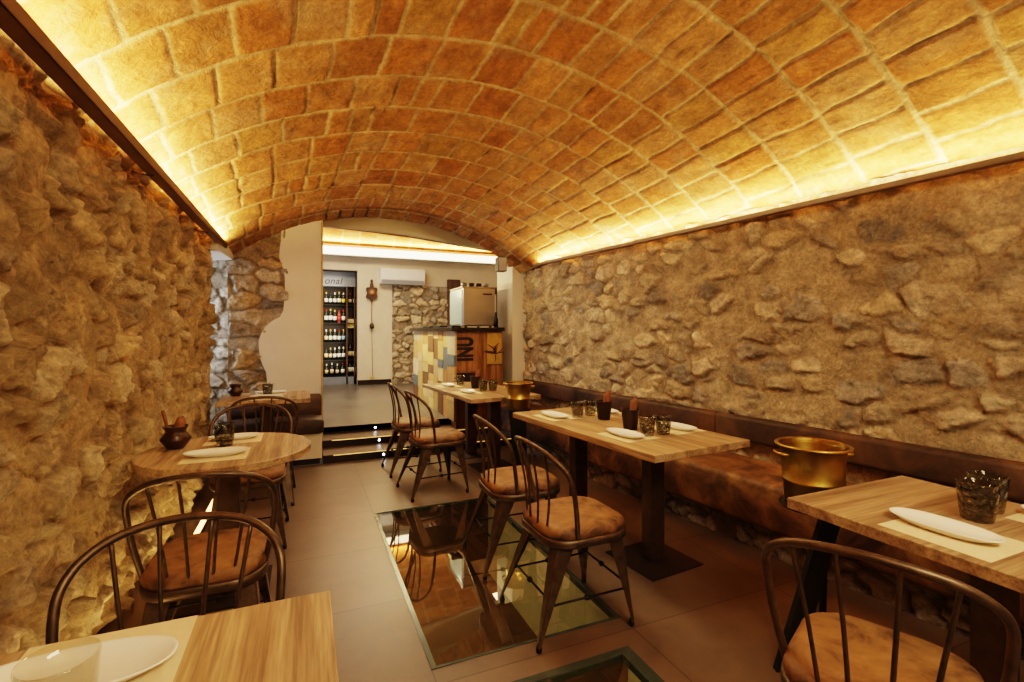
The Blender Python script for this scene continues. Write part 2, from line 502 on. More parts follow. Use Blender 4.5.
def pit(g, depth, name, label):
    x0, x1, y0, y1 = g
    bm = bmesh.new()
    z = -depth
    def quad(a, b, c, d, mi):
        f = bm.faces.new([bm.verts.new(p) for p in (a, b, c, d)]); f.material_index = mi
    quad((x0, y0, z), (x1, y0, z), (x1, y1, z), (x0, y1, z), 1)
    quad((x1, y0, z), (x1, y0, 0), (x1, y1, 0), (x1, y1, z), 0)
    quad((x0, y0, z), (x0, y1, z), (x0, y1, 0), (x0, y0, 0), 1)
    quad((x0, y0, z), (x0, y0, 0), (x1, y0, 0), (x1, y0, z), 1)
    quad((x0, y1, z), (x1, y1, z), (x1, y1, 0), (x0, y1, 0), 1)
    me = bpy.data.meshes.new(name); bm.to_mesh(me); bm.free()
    o = link_mesh(name, me, [M['pitcream'], M['pitfloor']])
    tag(o, label, kind='structure')
pit(G1, 0.62, 'floor_pit', 'lit cellar shaft with cream wall below the long glass floor panel')
pit(G2, 0.45, 'floor_pit', 'lit cellar shaft below the near glass floor panel')

def glass_panel(g, frame, label):
    x0, x1, y0, y1 = g
    r = empty('glass_floor_panel', label, 'floor panel', ((x0 + x1) / 2, (y0 + y1) / 2, 0))
    hx, hy = (x1 - x0) / 2, (y1 - y0) / 2
    bm = bmesh.new()
    vs = [bm.verts.new(p) for p in ((-hx + .005, -hy + .005, -.002), (hx - .005, -hy + .005, -.002), (hx - .005, hy - .005, -.002), (-hx + .005, hy - .005, -.002))]
    bm.faces.new(vs)
    obj('glass_pane', bm, M['floorglass'], r)
    bm = bmesh.new(); f = frame
    box(bm, -hx, -hx + f, -hy, hy, -.03, .003); box(bm, hx - f, hx, -hy, hy, -.03, .003)
    box(bm, -hx + f, hx - f, -hy, -hy + f * .6, -.03, .003); box(bm, -hx + f, hx - f, hy - f * .6, hy, -.03, .003)
    obj('frame', bm, M['glassedge'], r)
glass_panel(G1, 0.022, 'long walk-on glass floor panel mirroring the room between the chairs')
glass_panel(G2, 0.055, 'dark framed glass floor panel at the bottom edge of the photo')

# --- left wall (rubble), stops before the window recess
GOLD = [(0.66, 0.48, 0.26), (0.60, 0.43, 0.23), (0.70, 0.54, 0.32), (0.54, 0.39, 0.22), (0.64, 0.49, 0.31)]
GREYS = [(0.64, 0.52, 0.37), (0.72, 0.59, 0.41), (0.46, 0.40, 0.32), (0.74, 0.58, 0.37), (0.66, 0.53, 0.36)]
YL = 5.28
o = wall_grid('wall_left', (XL, Y0), (XL, YL), -0.02, 2.30, (1, 0), 0.012, flip=True, cw=0.17, ch=0.15, seed=11, mort_w=0.09,
          amp=0.055, palette=GOLD, mortcol=(0.60, 0.42, 0.22), mortfrac=0.28, tilt=0.8, rough=0.10, groove=0.2)
tag(o, 'rough golden rubble stone wall on the left', kind='structure')
# its end face toward the recess
o = wall_grid('wall_recess', (XL + .02, YL), (XL - 1.1, YL), -0.02, 2.34, (0, 1), 0.02, flip=True, cw=0.2, ch=0.18, seed=12, mort_w=0.1,
          amp=0.05, palette=GOLD, mortcol=(0.5, 0.36, 0.2), rough=0.05)
tag(o, 'stone return of the left wall at the window recess', kind='structure')
# --- window recess lit by daylight: splayed stone cheek beyond
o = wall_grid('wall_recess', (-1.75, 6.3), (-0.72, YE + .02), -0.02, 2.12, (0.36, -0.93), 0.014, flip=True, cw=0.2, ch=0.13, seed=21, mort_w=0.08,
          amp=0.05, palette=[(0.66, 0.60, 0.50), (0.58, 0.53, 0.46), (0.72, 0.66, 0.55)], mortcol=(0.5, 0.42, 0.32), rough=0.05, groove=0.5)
tag(o, 'daylit stone cheek of the window recess', kind='structure')
bm = bmesh.new()
prism(bm, [(-1.9, YL - .1), (-.74, YL - .1), (-.70, YE), (-1.9, 6.5)], 2.12, 2.30)
tag(obj('ceiling_recess', bm, M['plaster']), 'white plaster soffit of the window recess', kind='structure')
bm = bmesh.new()
box(bm, -1.95, -1.86, YL - .1, 6.5, -.02, 0.9); box(bm, -1.95, -1.86, YL - .1, 6.5, 2.05, 2.3)
box(bm, -1.95, -1.86, YL - .1, YL + .1, 0.9, 2.05); box(bm, -1.95, -1.86, 6.25, 6.5, 0.9, 2.05)
tag(obj('wall_window_side', bm, M['plaster']), 'white plaster window wall inside the recess', kind='structure')
w = bmesh.new()
for (a, b, c, d) in ((YL + .1, YL + .15, .9, 2.05), (6.2, 6.25, .9, 2.05), (YL + .15, 6.2, .9, .95), (YL + .15, 6.2, 2.0, 2.05), (5.77, 5.81, .95, 2.0)):
    box(w, -1.93, -1.88, a, b, c, d)
wo = tag(obj('window_1', w, M['ac']), 'white framed window inside the recess', kind='structure')
w = bmesh.new(); box(w, -1.91, -1.905, YL + .15, 6.2, .95, 2.0)
obj('pane', w, emis('daylight_pane', (0.75, 0.87, 1.0), 3.0), wo)

# --- right wall
o = wall_grid('wall_right', (xr(Y0), Y0), (xr(YE + .05), YE + .05), -0.02, 2.27, (-0.994, -0.108), 0.012, cw=0.23, ch=0.135, seed=31, mort_w=0.115,
          amp=0.045, palette=GREYS, mortcol=(0.60, 0.47, 0.31), mortfrac=0.22, tilt=0.9, rough=0.055, groove=0.22)
tag(o, 'rubble stone wall with sandy mortar behind the banquette', kind='structure')

# --- end wall: exposed stone on the left, plaster jambs, arched top
XC = 0.93
def arch_z(x, y):
    zc = 2.73 + (YE - y) * 0.09
    l, r = XL + .06, xr(y)
    if y > YE - .6:
        t = (y - (YE - .6)) / .6
        l = l * (1 - t) + (-.76) * t; r = r * (1 - t) + (2.62) * t
    zs = 2.16 + 0.02 * (YE - y) / 5
    hw = (r - l) / 2; c = (l + r) / 2; rise = zc - zs
    R = (hw * hw + rise * rise) / (2 * rise)
    d = abs(x - c)
    return zc - R + math.sqrt(max(0, R * R - d * d))

edge_px = [(282, 222), (281.5, 230), (281, 240), (279.6, 250), (279, 257), (281, 263), (284, 270), (284.8, 278), (285, 290), (284.4, 300), (283.4, 310), (280, 317), (272, 321), (266, 326), (261, 334), (258.6, 341),
           (259, 350), (260, 357), (262, 364), (266, 372), (267, 381), (268, 392), (265, 402), (268, 415)]
def on_y(px, py, Y):
    t = (px - 512) / F_PX
    s = Y / (math.cos(TH) - t * math.sin(TH))
    return s * (math.sin(TH) + t * math.cos(TH)), HC - (py - 331) / F_PX * s
YP = YE - .05
epts = sorted([(on_y(px, py, YP)[1], on_y(px, py, YP)[0]) for px, py in edge_px])
A, B = np.array((-0.74, YE + .03)), np.array((0.16, YE + .03))
nu, nv = 90, 270
u, v = np.meshgrid(np.linspace(0, .93, nu), np.linspace(-.02, 2.8, nv), indexing='ij')
h, c = rubble(u, v, cw=0.26, ch=0.16, seed=44, mort_w=0.06, amp=0.07, palette=[(0.46, 0.40, 0.33), (0.58, 0.48, 0.36), (0.62, 0.54, 0.42), (0.54, 0.40, 0.23), (0.44, 0.40, 0.35)],
              mortcol=(0.42, 0.34, 0.24), mortfrac=0.15, tilt=0.8, rough=0.07, groove=0.2)
P = np.zeros((nu, nv, 3)); P[..., 0] = -0.75 + u; edge_x = np.interp(v, [e[0] for e in epts], [e[1] for e in epts])
under = np.clip(((-0.75 + u) - edge_x - .035) / .02, 0, 1)
P[..., 1] = YE - .02 - np.clip(h * .6, -.03, .05) * (1 - under) + .03 * under; P[..., 2] = v
o = grid_obj('wall_end', P, c, M['stone'], flip=False)
tag(o, 'exposed old stonework at the left end of the back wall', kind='structure')

# plaster skin with ragged edge, in front of the stonework
poly = [on_y(px, py, YP) for px, py in edge_px]
poly[0] = (poly[0][0], 2.85)
poly = [(x, z) for x, z in poly] + [(poly[-1][0], -.01), (0.17, -.01), (0.17, 2.95)]
bm = bmesh.new()
for i in range(len(poly) - 4):       # horizontal strips between the ragged edge and the opening
    (xa, za), (xb, zb) = poly[i], poly[i + 1]
    prism(bm, [(xa, za), (xb, zb), (.17, zb), (.17, za)], YP, 6.40, 'Y')
(xa, za) = poly[-3]
prism(bm, [(poly[-4][0], poly[-4][1]), (xa, -.01), (.17, -.01), (.17, poly[-4][1])], YP, 6.40, 'Y')
bmesh.ops.remove_doubles(bm, verts=bm.verts[:], dist=1e-5)
inner = [f for f in bm.faces if len({round(v.co.z, 4) for v in f.verts}) == 1 and .01 < f.calc_center_median().z < 2.8]
bmesh.ops.delete(bm, geom=inner, context='FACES_ONLY')
tag(obj('wall_end_plaster', bm, M['plaster']), 'white plaster end wall with ragged edge beside exposed stone', kind='structure')
bm = bmesh.new(); box(bm, 0.165, 0.185, YP - .012, 6.40, 0.0, 2.9)
tag(obj('trim_1', bm, M['sash']), 'pale wooden edge strip of the opening', kind='structure')
bm = bmesh.new()
prism(bm, [(2.51, YE - .03), (2.74, YE - .03), (3.2, 6.42), (2.51, 6.42)], 0, 2.9)
tag(obj('wall_end_jamb', bm, M['plaster']), 'cream plastered right jamb of the opening', kind='structure')

# --- brick vault
def vault(name, ya, yb, res, seed, mat, label, ring_w=0.375):
    nu = int(4.6 / res); nv = int((yb - ya) / res)
    T = np.linspace(0, 1, nu); Yv = np.linspace(ya, yb, nv)
    tt, yy = np.meshgrid(T, Yv, indexing='ij')
    l = np.full_like(yy, XL - .02); r = 2.914 - (yy - 3.904) * 0.1083 + .02
    t = np.clip((yy - (YE - .6)) / .6, 0, 1)
    l = l * (1 - t) + (-.76) * t; r = r * (1 - t) + 2.62 * t
    zc = 2.73 + (YE - yy) * 0.09
    zs = 2.26 - .12 * np.clip((yy - (YE - 1.1)) / 1.1, 0, 1)
    hw = (r - l) / 2; c = (l + r) / 2; rise = zc - zs
    R = (hw ** 2 + rise ** 2) / (2 * rise)
    a = np.arcsin(np.clip(hw / R, -1, 1))
    ang = -a + 2 * a * tt
    X = c + R * np.sin(ang); Z = zc - R + R * np.cos(ang)
    U = R * ang
    # brick pattern
    Uw = U + 0.03 * fbm(U * 6, yy * 6, seed, 3)
    Yw = yy + 0.035 * fbm(U * 5 + 20, yy * 5, seed + 1, 3)
    row = np.floor(Yw / ring_w)
    fy = Yw / ring_w - row
    bw = 0.265 + 0.04 * hash2(row, row * 0 + 3, seed)
    right = Uw > 0.35
    uo = np.where(right, (0.35 / bw) + (Uw - .35) / 0.185, Uw / bw) + hash2(row, row * 0 + 7, seed)
    bw = np.where(right, .185, bw)
    cx = np.floor(uo); fx = uo - cx
    split = (hash2(cx, row, seed + 4) < 0.16) & ~right          # half bricks
    fx2 = np.where(split, np.mod(fx * 2, 1), fx); half = np.where(split, np.floor(fx * 2), 0)
    bws = np.where(split, bw / 2, bw)
    dx = np.minimum(fx2, 1 - fx2) * bws; dy = np.minimum(fy, 1 - fy) * ring_w
    wob = 0.012 * fbm(U * 25, yy * 25, seed + 2, 3)
    jw = 0.006 + 0.006 * vnoise(U * 1.3, yy * 1.3, seed + 40)
    m = np.clip(np.minimum((dx + wob - jw * .55) / 0.010, (dy + wob - jw * .85) / 0.010), 0, 1)
    rnd = hash2(cx * 3 + half, row, seed + 5); rnd2 = hash2(cx * 5 + half, row, seed + 6)
    h = 0.008 * m * (0.5 + rnd) + 0.006 * fbm(U * 14, yy * 14, seed + 8, 4) + 0.02 * fbm(U * 1.2, yy * 1.2, seed + 9, 2)
    pal = np.array([(0.60, 0.31, 0.11), (0.58, 0.29, 0.10), (0.63, 0.34, 0.13), (0.60, 0.35, 0.125), (0.55, 0.25, 0.08), (0.64, 0.37, 0.16)])
    cc = pal[np.clip((rnd2 * len(pal)).astype(int), 0, len(pal) - 1)] * (0.84 + 0.28 * rnd)[..., None]
    eff = np.clip(fbm(U * 5, yy * 5, seed + 12, 6, .65) * 4 - 0.1, 0, 1) * 0.5
    scr = np.clip(fbm(U * 30, yy * 7, seed + 13, 3, .6) * 5 - .9, 0, 1)      # pale efflorescence
    cc = cc * (1 - eff[..., None]) + np.array((0.62, 0.46, 0.30)) * eff[..., None]
    cc = cc * (1 + 0.8 * fbm(U * 24, yy * 9, seed + 14, 4, .65))[..., None] * (1 - .45 * scr)[..., None]
    mort = np.array((0.80, 0.63, 0.38)) * (1 + 0.35 * fbm(U * 8, yy * 8, seed + 15, 3))[..., None]
    # some joints dark open gaps
    gap = np.clip(fbm(U * 3.1, yy * 3.1, seed + 18, 3) * 4.5 - .35, 0, 1) * np.where(dx < dy, 1, .0)
    mort = mort * (1 - 0.85 * gap[..., None])
    col = mort * (1 - m[..., None]) + cc * m[..., None]
    rs = np.clip((yy - (YE - .40)) / .05, 0, 1)[..., None]        # unlit end ring past the cove: its shade is painted into the colour
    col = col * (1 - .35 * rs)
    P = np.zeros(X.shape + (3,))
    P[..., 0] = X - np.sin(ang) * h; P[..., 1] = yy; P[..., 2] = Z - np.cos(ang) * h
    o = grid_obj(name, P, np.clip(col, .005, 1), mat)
    tag(o, label, kind='structure')
vault('ceiling', Y0, YE + .02, 0.0125, 71, M['brick'], 'low brick barrel vault with pale mortar joints')
# back wall behind the camera
bm = bmesh.new(); box(bm, -1.2, 3.9, Y0 - .1, Y0, -.02, 3.6)
tag(obj('wall_back', bm, M['cream']), 'plain wall behind the viewpoint', kind='structure')
# vault outer shell closing light leaks at the springings
bm = bmesh.new()
box(bm, XL - .3, XL - .10, Y0, YL - .02, -.02, 3.4)
prism(bm, [(xr(Y0) + .12, Y0), (xr(Y0) + .3, Y0), (xr(YE) + .3, YE), (xr(YE) + .12, YE)], -.02, 3.4)
tag(obj('wall_outer', bm, M['cream']), 'outer masonry behind the stone faces', kind='structure')

# --- steps up to the bar
st = empty('steps', 'three low dark steps with lit nosings up to the bar room', 'steps', (1.3, STEP_Y[0], 0))
tag(st, kind='structure')
for i, y in enumerate(STEP_Y):
    z1 = ZF * (i + 1) / 3
    bm = bmesh.new()
    box(bm, -1.13 + (0 if i < 2 else 0), 1.3, y - STEP_Y[0], (STEP_Y[i + 1] if i < 2 else 6.5) - STEP_Y[0] + .02, 0, z1 - .004, 0)
    obj('riser', bm, M['riser'], st)
    if i < 2:
        bm = bmesh.new(); box(bm, -1.13, 1.3, y - STEP_Y[0] - .006, STEP_Y[i + 1] - STEP_Y[0], z1 - .004, z1 + .002)
        obj('tread', bm, M['tread'], st)
        bm = bmesh.new(); box(bm, -1.03, 1.28, y - STEP_Y[0] - .010, y - STEP_Y[0] + .006, z1 - .007, z1 + .0005)
        obj('light_strip', bm, M['led_gold'], st)
    bm = bmesh.new()
    for k in range(20):
        pass
    lathe(bm, [(0, 0), (.010, 0), (.010, .006), (0, .006)], 14)
    sp = obj('step_light', bm, M['led_white'], st)
    sp.rotation_euler = (PI / 2, 0, 0); sp.location = (-.52, y - STEP_Y[0] - .001 - (.0), z1 - .042)

# --- bar room beyond
bm = bmesh.new(); box(bm, -2.2, 6.2, 6.04, 11.9, ZF - .06, ZF)
tag(obj('floor_bar', bm, M['floor2']), 'grey tiled raised floor of the bar room', kind='structure')
YW = 10.5
def rx(px, Y):  # room x of a column at depth Y
    return on_y(px, 331, Y)[0]
nx0, nx1 = -0.35, rx(357.5, YW)
zt = on_y(345, 270, YW)[1]
bm = bmesh.new()
box(bm, -2.2, nx0, YW, YW + .15, ZF, 4.2); box(bm, nx1, 6.2, YW, YW + .15, ZF, 4.2); box(bm, nx0, nx1, YW, YW + .15, zt, 4.2)
tag(obj('wall_far', bm, M['cream']), 'cream far wall of the bar room', kind='structure')
bm = bmesh.new(); box(bm, nx0 - .1, nx1 + .1, YW + .75, YW + .85, ZF, 3.2); box(bm, nx1, nx1 + .1, YW + .15, YW + .75, ZF, 3.2); box(bm, nx0 - .1, nx0, YW + .15, YW + .75, ZF, 3.2)
box(bm, nx0 - .1, nx1 + .1, YW + .15, YW + .85, zt, zt + .1)
tag(obj('wall_niche', bm, M['dark_wood']), 'dark niche holding the wine cabinet', kind='structure')
bm = bmesh.new(); box(bm, nx1, rx(391, YW), YW - .02, YW, ZF, ZF + .10)
tag(obj('baseboard_far', bm, M['riser']), 'dark baseboard of the far wall', kind='structure')
# side walls of the bar room
bm = bmesh.new(); box(bm, -2.3, -2.2, 6.3, 11.9, ZF, 4.2)
tag(obj('wall_bar_left', bm, M['cream']), 'left wall of the bar room', kind='structure')
bm = bmesh.new(); box(bm, 6.2, 6.3, 6.3, 11.9, ZF, 4.2)
tag(obj('wall_bar_right', bm, M['cream']), 'right wall of the bar room', kind='structure')
bm = bmesh.new(); box(bm, -2.3, -0.0, 6.36, 6.45, 0, 4.2); box(bm, 2.6, 6.3, 6.36, 6.45, 0, 4.2)
tag(obj('wall_bar_front', bm, M['cream']), 'bar room side of the dividing wall', kind='structure')
# lintel over the opening with a slightly sloping soffit, then the brick vault
bm = bmesh.new()
low = []
for px, py in ((310, 226), (329, 227), (400, 235), (450, 243), (497, 252), (520, 257)):
    low.append(on_y(px, py, 6.44))
prism(bm, low + [(low[-1][0], 4.2), (low[0][0], 4.2)], 6.44, 6.50, 'Y')
bmesh.ops.triangulate(bm, faces=[f for f in bm.faces if len(f.verts) > 4])
box(bm, -2.3, low[0][0], 6.41, 6.50, 2.0, 4.2); box(bm, low[-1][0], 6.3, 6.41, 6.50, 2.0, 4.2)
tag(obj('wall_lintel', bm, M['plaster']), 'white plaster lintel above the opening to the bar room', kind='structure')
bm = bmesh.new(); box(bm, -1.2, 3.2, YE + .03, 6.46, 2.92, 3.0)
tag(obj('ceiling_passage', bm, M['plaster']), 'white soffit inside the thick dividing wall', kind='structure')
nu, nv = 120, 330
aa = np.linspace(0, 1, nu); xx = np.linspace(-2.2, 6.2, nv)
A_, X_ = np.meshgrid(aa, xx, indexing='ij')
yy_ = 6.46 + (YW - 6.46) * A_
zz_ = 2.98 + 0.85 * np.clip(np.sin(PI * A_), 0, 1) ** 0.75
s_ = A_ * 4.3
row = np.floor(X_ / .34); fx = X_ / .34 - row; cy = s_ / .27 + hash2(row, row * 0, 5); ci = np.floor(cy); fy = cy - ci
mm = np.clip(np.minimum(np.minimum(fx, 1 - fx) * .34, np.minimum(fy, 1 - fy) * .27) / .012 - .3, 0, 1)[..., None]
rn = hash2(row, ci, 9)[..., None]
cc = np.array((0.52, 0.27, 0.10)) * (0.75 + .5 * rn)
colv = np.array((0.66, 0.5, 0.32)) * (1 - mm) + cc * mm
P = np.stack([X_, yy_, zz_], -1)
o = grid_obj('ceiling_bar_vault', P, colv, M['brick'])
tag(o, 'brick vault of the bar room glowing above its cove light', kind='structure')

# exposed stone panel on the far wall
px0, px1 = rx(392, YW), rx(447, YW)
zt2 = on_y(420, 286, YW)[1]
o = wall_grid('wall_stone_panel', (px1, YW - .02), (px0, YW - .02), ZF, zt2, (0, -1), 0.02, flip=True, cw=0.2, ch=0.13, seed=55, mort_w=0.08,
          amp=0.05, palette=GREYS, mortcol=(0.36, 0.28, 0.19), rough=0.03, groove=0.4)
tag(o, 'exposed rubble panel in the far wall of the bar room', kind='structure')

exec_rest = True
# ================================================================== LIGHT TROUGHS
def trough(name, label, A, B, z, inner, w=0.055, h=0.035, mat='profile', brackets=(), zb=None):
    """LED profile running from A to B; inner = unit vector away from its wall"""
    A = Vector((*A, z)); B = Vector((*B, z)); d = (B - A); L = d.length; d.normalize()
    r = empty(name, label, 'light', A)
    n = Vector((*inner, 0))
    def strip(bm, o0, o1, za, zb_):
        vs = []
        for q in (0, L):
            for (o_, z_) in ((o0, za), (o1, za), (o1, zb_), (o0, zb_)):
                vs.append(bm.verts.new(d * q + n * o_ + Vector((0, 0, z_))))
        for i in range(4):
            bm.faces.new((vs[i], vs[(i + 1) % 4], vs[4 + (i + 1) % 4], vs[4 + i]))
        bm.faces.new(vs[:4][::-1]); bm.faces.new(vs[4:])
    bm = bmesh.new(); strip(bm, -w / 2, w / 2, -h, -h + .006); strip(bm, -w / 2, -w / 2 + .004, -h, 0); strip(bm, w / 2 - .004, w / 2, -h, 0)
    obj('profile', bm, M[mat], r)
    bm = bmesh.new(); strip(bm, -w / 2 + .004, w / 2 - .004, -h + .008, -.006)
    obj('diffuser', bm, M['led_warm'], r)
    for (q, back) in brackets:
        bm = bmesh.new()
        p = d * q
        tube(bm, [p + Vector((0, 0, -h - .004)), p - n * back + Vector((0, 0, -h + .015))], 0.006, 8)
        tube(bm, [p - n * back + Vector((0, 0, -h + .045)), p - n * back + Vector((0, 0, -h - .01))], 0.007, 8)
        obj('bracket', bm, M['profile'], r)
    return r
trough('cove_light', 'bronze linear cove light on brackets along the left wall', (-.715, Y0 + .05), (-.735, 5.5), 2.235, (1, 0), 0.06, 0.05,
       brackets=((2.62 - Y0 + .4, .14), (4.6 - Y0, .12), (.6, .14)))
trough('cove_light', 'slim cove light with pale edge along the right wall top', (xr(Y0) - .085, Y0 + .05), (xr(5.5) - .085, 5.5), 2.215, (-.994, -.108), 0.05, 0.032, mat='profile_light')

def area(name, loc, size, energy, col, rot=(0, 0, 0), spread=PI):
    l = bpy.data.lights.new(name, 'AREA'); l.shape = 'RECTANGLE'; l.size = size[0]; l.size_y = size[1]
    l.energy = energy; l.color = col; l.spread = spread
    o = bpy.data.objects.new(name, l); COL.objects.link(o); o.location = loc; o.rotation_euler = rot
    return o
WARM = (1.0, 0.64, 0.26)
ang = math.atan(0.1083)
area('cove_glow', (-.715, (Y0 + 5.45) / 2, 2.242), (0.045, 5.4 - Y0), 88, WARM, (PI, 0, 0))
ym = (Y0 + 5.45) / 2
area('cove_glow', (xr(ym) - .088, ym, 2.222), (0.04, 5.4 - Y0), 95, WARM, (PI, 0, ang))
# floor level wall washer on the left
r = empty('floor_light', 'low linear uplight on the floor against the left stone wall', 'light', (-.66, 3.0, 0))
bm = bmesh.new(); box(bm, -.022, .022, -1.7, 1.5, 0, .03); obj('profile', bm, M['profile'], r)
bm = bmesh.new(); box(bm, -.016, .016, -1.69, 1.49, .03, .034); obj('diffuser', bm, M['led_warm'], r)
area('floor_glow', (-.66, 2.9, .045), (.03, 3.1), 7, (1, .68, .3), (PI, math.radians(-12), 0))
# cellar light
area('cellar_glow', (G1[0] + .12, 2.85, -.12), (.1, 1.6), 3.0, (1, .80, .42), (0, math.radians(-65), 0))
area('cellar_glow', (G2[0] + .3, 1.2, -.08), (.1, .9), 3.0, (1, .8, .4), (0, math.radians(-45), 0))
# daylight in the recess
area('daylight', (-1.84, 5.75, 1.5), (1.0, 0.9), 13, (0.80, 0.85, 1.0), (0, -PI / 2, 0))
# bar room
area('bar_cove_glow', (1.5, YW - .22, 3.16), (6.5, .08), 110, (1.0, .60, .24), (PI, 0, 0))
area('bar_fill', (0.9, 8.6, 3.45), (1.6, .9), 75, (1.0, .80, .55))  # this and the next: fill without a fixture, brightens the bar room
area('bar_fill', (3.6, 7.6, 3.2), (1.2, .6), 28, (1.0, .76, .5))
area('bar_accent', (1.15, 6.9, 2.0), (.1, 2.0), 40, (1.0, .76, .34), (0, math.radians(-35), 0))
area('bar_daylight', (-1.9, 8.4, 1.6), (1.6, 1.6), 34, (.72, .84, 1.0), (0, -PI / 2, 0))
# soft fill lights added without fixtures, to brighten the room and right wall
area('room_fill', (1.1, -.9, 2.75), (1.6, .7), 68, (1.0, .82, .54), (math.radians(20), 0, 0))
area('room_fill', (1.2, 3.4, 2.72), (.25, 2.6), 34, (1.0, .80, .50))
# bar room cove
r = empty('cove_light', 'broad glowing white cove along the far wall of the bar room', 'light', (1.9, YW, 2.9))
bm = bmesh.new(); prism(bm, [(-.30, -.02), (-.03, .0), (-.03, .26), (-.26, .17)], -4.0, 4.2, 'X')
obj('profile', bm, M['ac'], r)
bm = bmesh.new(); prism(bm, [(-.31, .0), (-.262, .0), (-.225, .15), (-.27, .15)], -4.0, 4.2, 'X')
obj('diffuser', bm, emis('cove_diffuser', (1.0, .82, .52), 4.5), r)

# ================================================================== CHAIRS
def rrect(hx, hy, r, n=6, squash=0.0):
    pts = []
    for (cx, cy, a0) in ((hx - r, hy - r, 0), (-hx + r, hy - r, 90), (-hx + r, -hy + r, 180), (hx - r, -hy + r, 270)):
        for k in range(n + 1):
            a = math.radians(a0 + 90 * k / n)
            pts.append((cx + r * math.cos(a), cy + r * math.sin(a)))
    return pts

def make_chair(label):
    t = empty('dining_chair', label, 'chair', group=None)
    # pad
    bm = bmesh.new()
    levels = [(0.97, .438), (1.0, .445), (1.01, .462), (.985, .478), (.90, .490), (.70, .496), (.35, .500)]
    rings = []
    base = [(x, y + .015) for x, y in rrect(.205, .215, .12)]
    for s, z in levels:
        rings.append([bm.verts.new((x * s, y * s, z)) for x, y in base])
    n = len(base)
    for a, b in zip(rings, rings[1:]):
        for i in range(n): bm.faces.new((a[i], a[(i + 1) % n], b[(i + 1) % n], b[i]))
    bm.faces.new(rings[-1]); bm.faces.new(rings[0][::-1])
    obj('seat', bm, M['leather'], t, True)
    bm = bmesh.new(); base = [(x, y + .015) for x, y in rrect(.212, .222, .123)]
    rings = [[bm.verts.new((x * s, y * s, z)) for x, y in base] for s, z in ((.9, .402), (.97, .402), (1.0, .41), (1.0, .440), (.97, .443))]
    for a, b in zip(rings, rings[1:]):
        for i in range(n): bm.faces.new((a[i], a[(i + 1) % n], b[(i + 1) % n], b[i]))
    bm.faces.new(rings[-1]); bm.faces.new(rings[0][::-1])
    obj('seat_frame', bm, M['chair'], t, True)
    # sheet metal legs
    feet = {}
    for sx in (-1, 1):
        for sy in (-1, 1):
            bm = bmesh.new()
            top = Vector((sx * .165, sy * (.178 if sy > 0 else .145), .42)); bot = Vector((sx * .215, sy * (.212 if sy > 0 else .275), 0.02))
            feet[(sx, sy)] = bot
            prev = None
            for k in range(9):
                q = k / 8
                p = top.lerp(bot, q)
                wd = .040 * (1 - q) ** 1.15 + .0095
                # folded L-shaped sheet, corner pointing outward
                ax = Vector((-sx, 0, 0)); ay = Vector((0, -sy, 0))
                c0 = p + Vector((sx * .008, sy * .008, 0))
                pts = [c0 + ax * wd * 1.7, c0 + ax * .006 * 1 , c0 + ay * .006, c0 + ay * wd * 1.7,
                       c0 + ay * wd * 1.7 + ax * .004, c0 + ax * .010 + ay * .010, c0 + ax * wd * 1.7 + ay * .004]
                ring = [bm.verts.new(x) for x in pts]
                if prev:
                    for i in range(7): bm.faces.new((prev[i], prev[(i + 1) % 7], ring[(i + 1) % 7], ring[i]))
                else: bm.faces.new(ring[::-1])
                prev = ring
            bm.faces.new(prev)
            lg = obj('leg', bm, M['chair'], t)
            bm = bmesh.new(); lathe(bm, [(0, 0), (.012, 0), (.014, .008), (.012, .022), (.007, .034), (0, .034)], 12, bot.x - sx * .004, bot.y - sy * .004)
            obj('foot', bm, M['rod'], lg, True)
    for a, b in (((-1, -1), (-1, 1)), ((1, -1), (1, 1)), ((-1, -1), (1, -1)), ((-1, 1), (1, 1))):
        bm = bmesh.new()
        def at(k, z):
            top = Vector((k[0] * .155, k[1] * .145, .42)); return top.lerp(feet[k], (.42 - z) / .40)
        zz = .17 if a[0] == b[0] else .20
        p, q = at(a, zz), at(b, zz)
        tube(bm, [p, q], .005, 8)
        mdl = p.lerp(q, .5)
        dv = (q - p).normalized()
        tube(bm, [mdl - dv * .016, mdl - dv * .010, mdl, mdl + dv * .010, mdl + dv * .016], [.005, .011, .013, .011, .005], 10)
        obj('stretcher', bm, M['rod'], t, True)
    # hoop back
    half = [(.196, -.072, .425), (.214, -.084, .50), (.232, -.102, .60), (.240, -.122, .69), (.237, -.148, .75), (.212, -.184, .797), (.16, -.217, .832), (.09, -.238, .850), (0, -.245, .857)]
    full = [(-x, y, z) for x, y, z in half] + [p for p in half[::-1][1:]]
    path = smooth_path(full, 6)
    bm = bmesh.new(); tube(bm, path, .0112, 12); obj('backrest_hoop', bm, M['chair'], t, True)
    for xt, xb in ((-.165, -.098), (-.058, -.036), (.058, .036), (.165, .098)):
        # closest hoop point
        best = min(path, key=lambda p: abs(p.x - xt) + (1 if p.z < .8 else 0))
        bot = Vector((xb, -.200 + abs(xb) * .2, .425))
        mid = bot.lerp(best, .5) + Vector((0, .018, 0))
        bm = bmesh.new(); tube(bm, smooth_path([bot, mid, best], 6), .0058, 8)
        obj('spindle', bm, M['chair'], t, True)
    return t

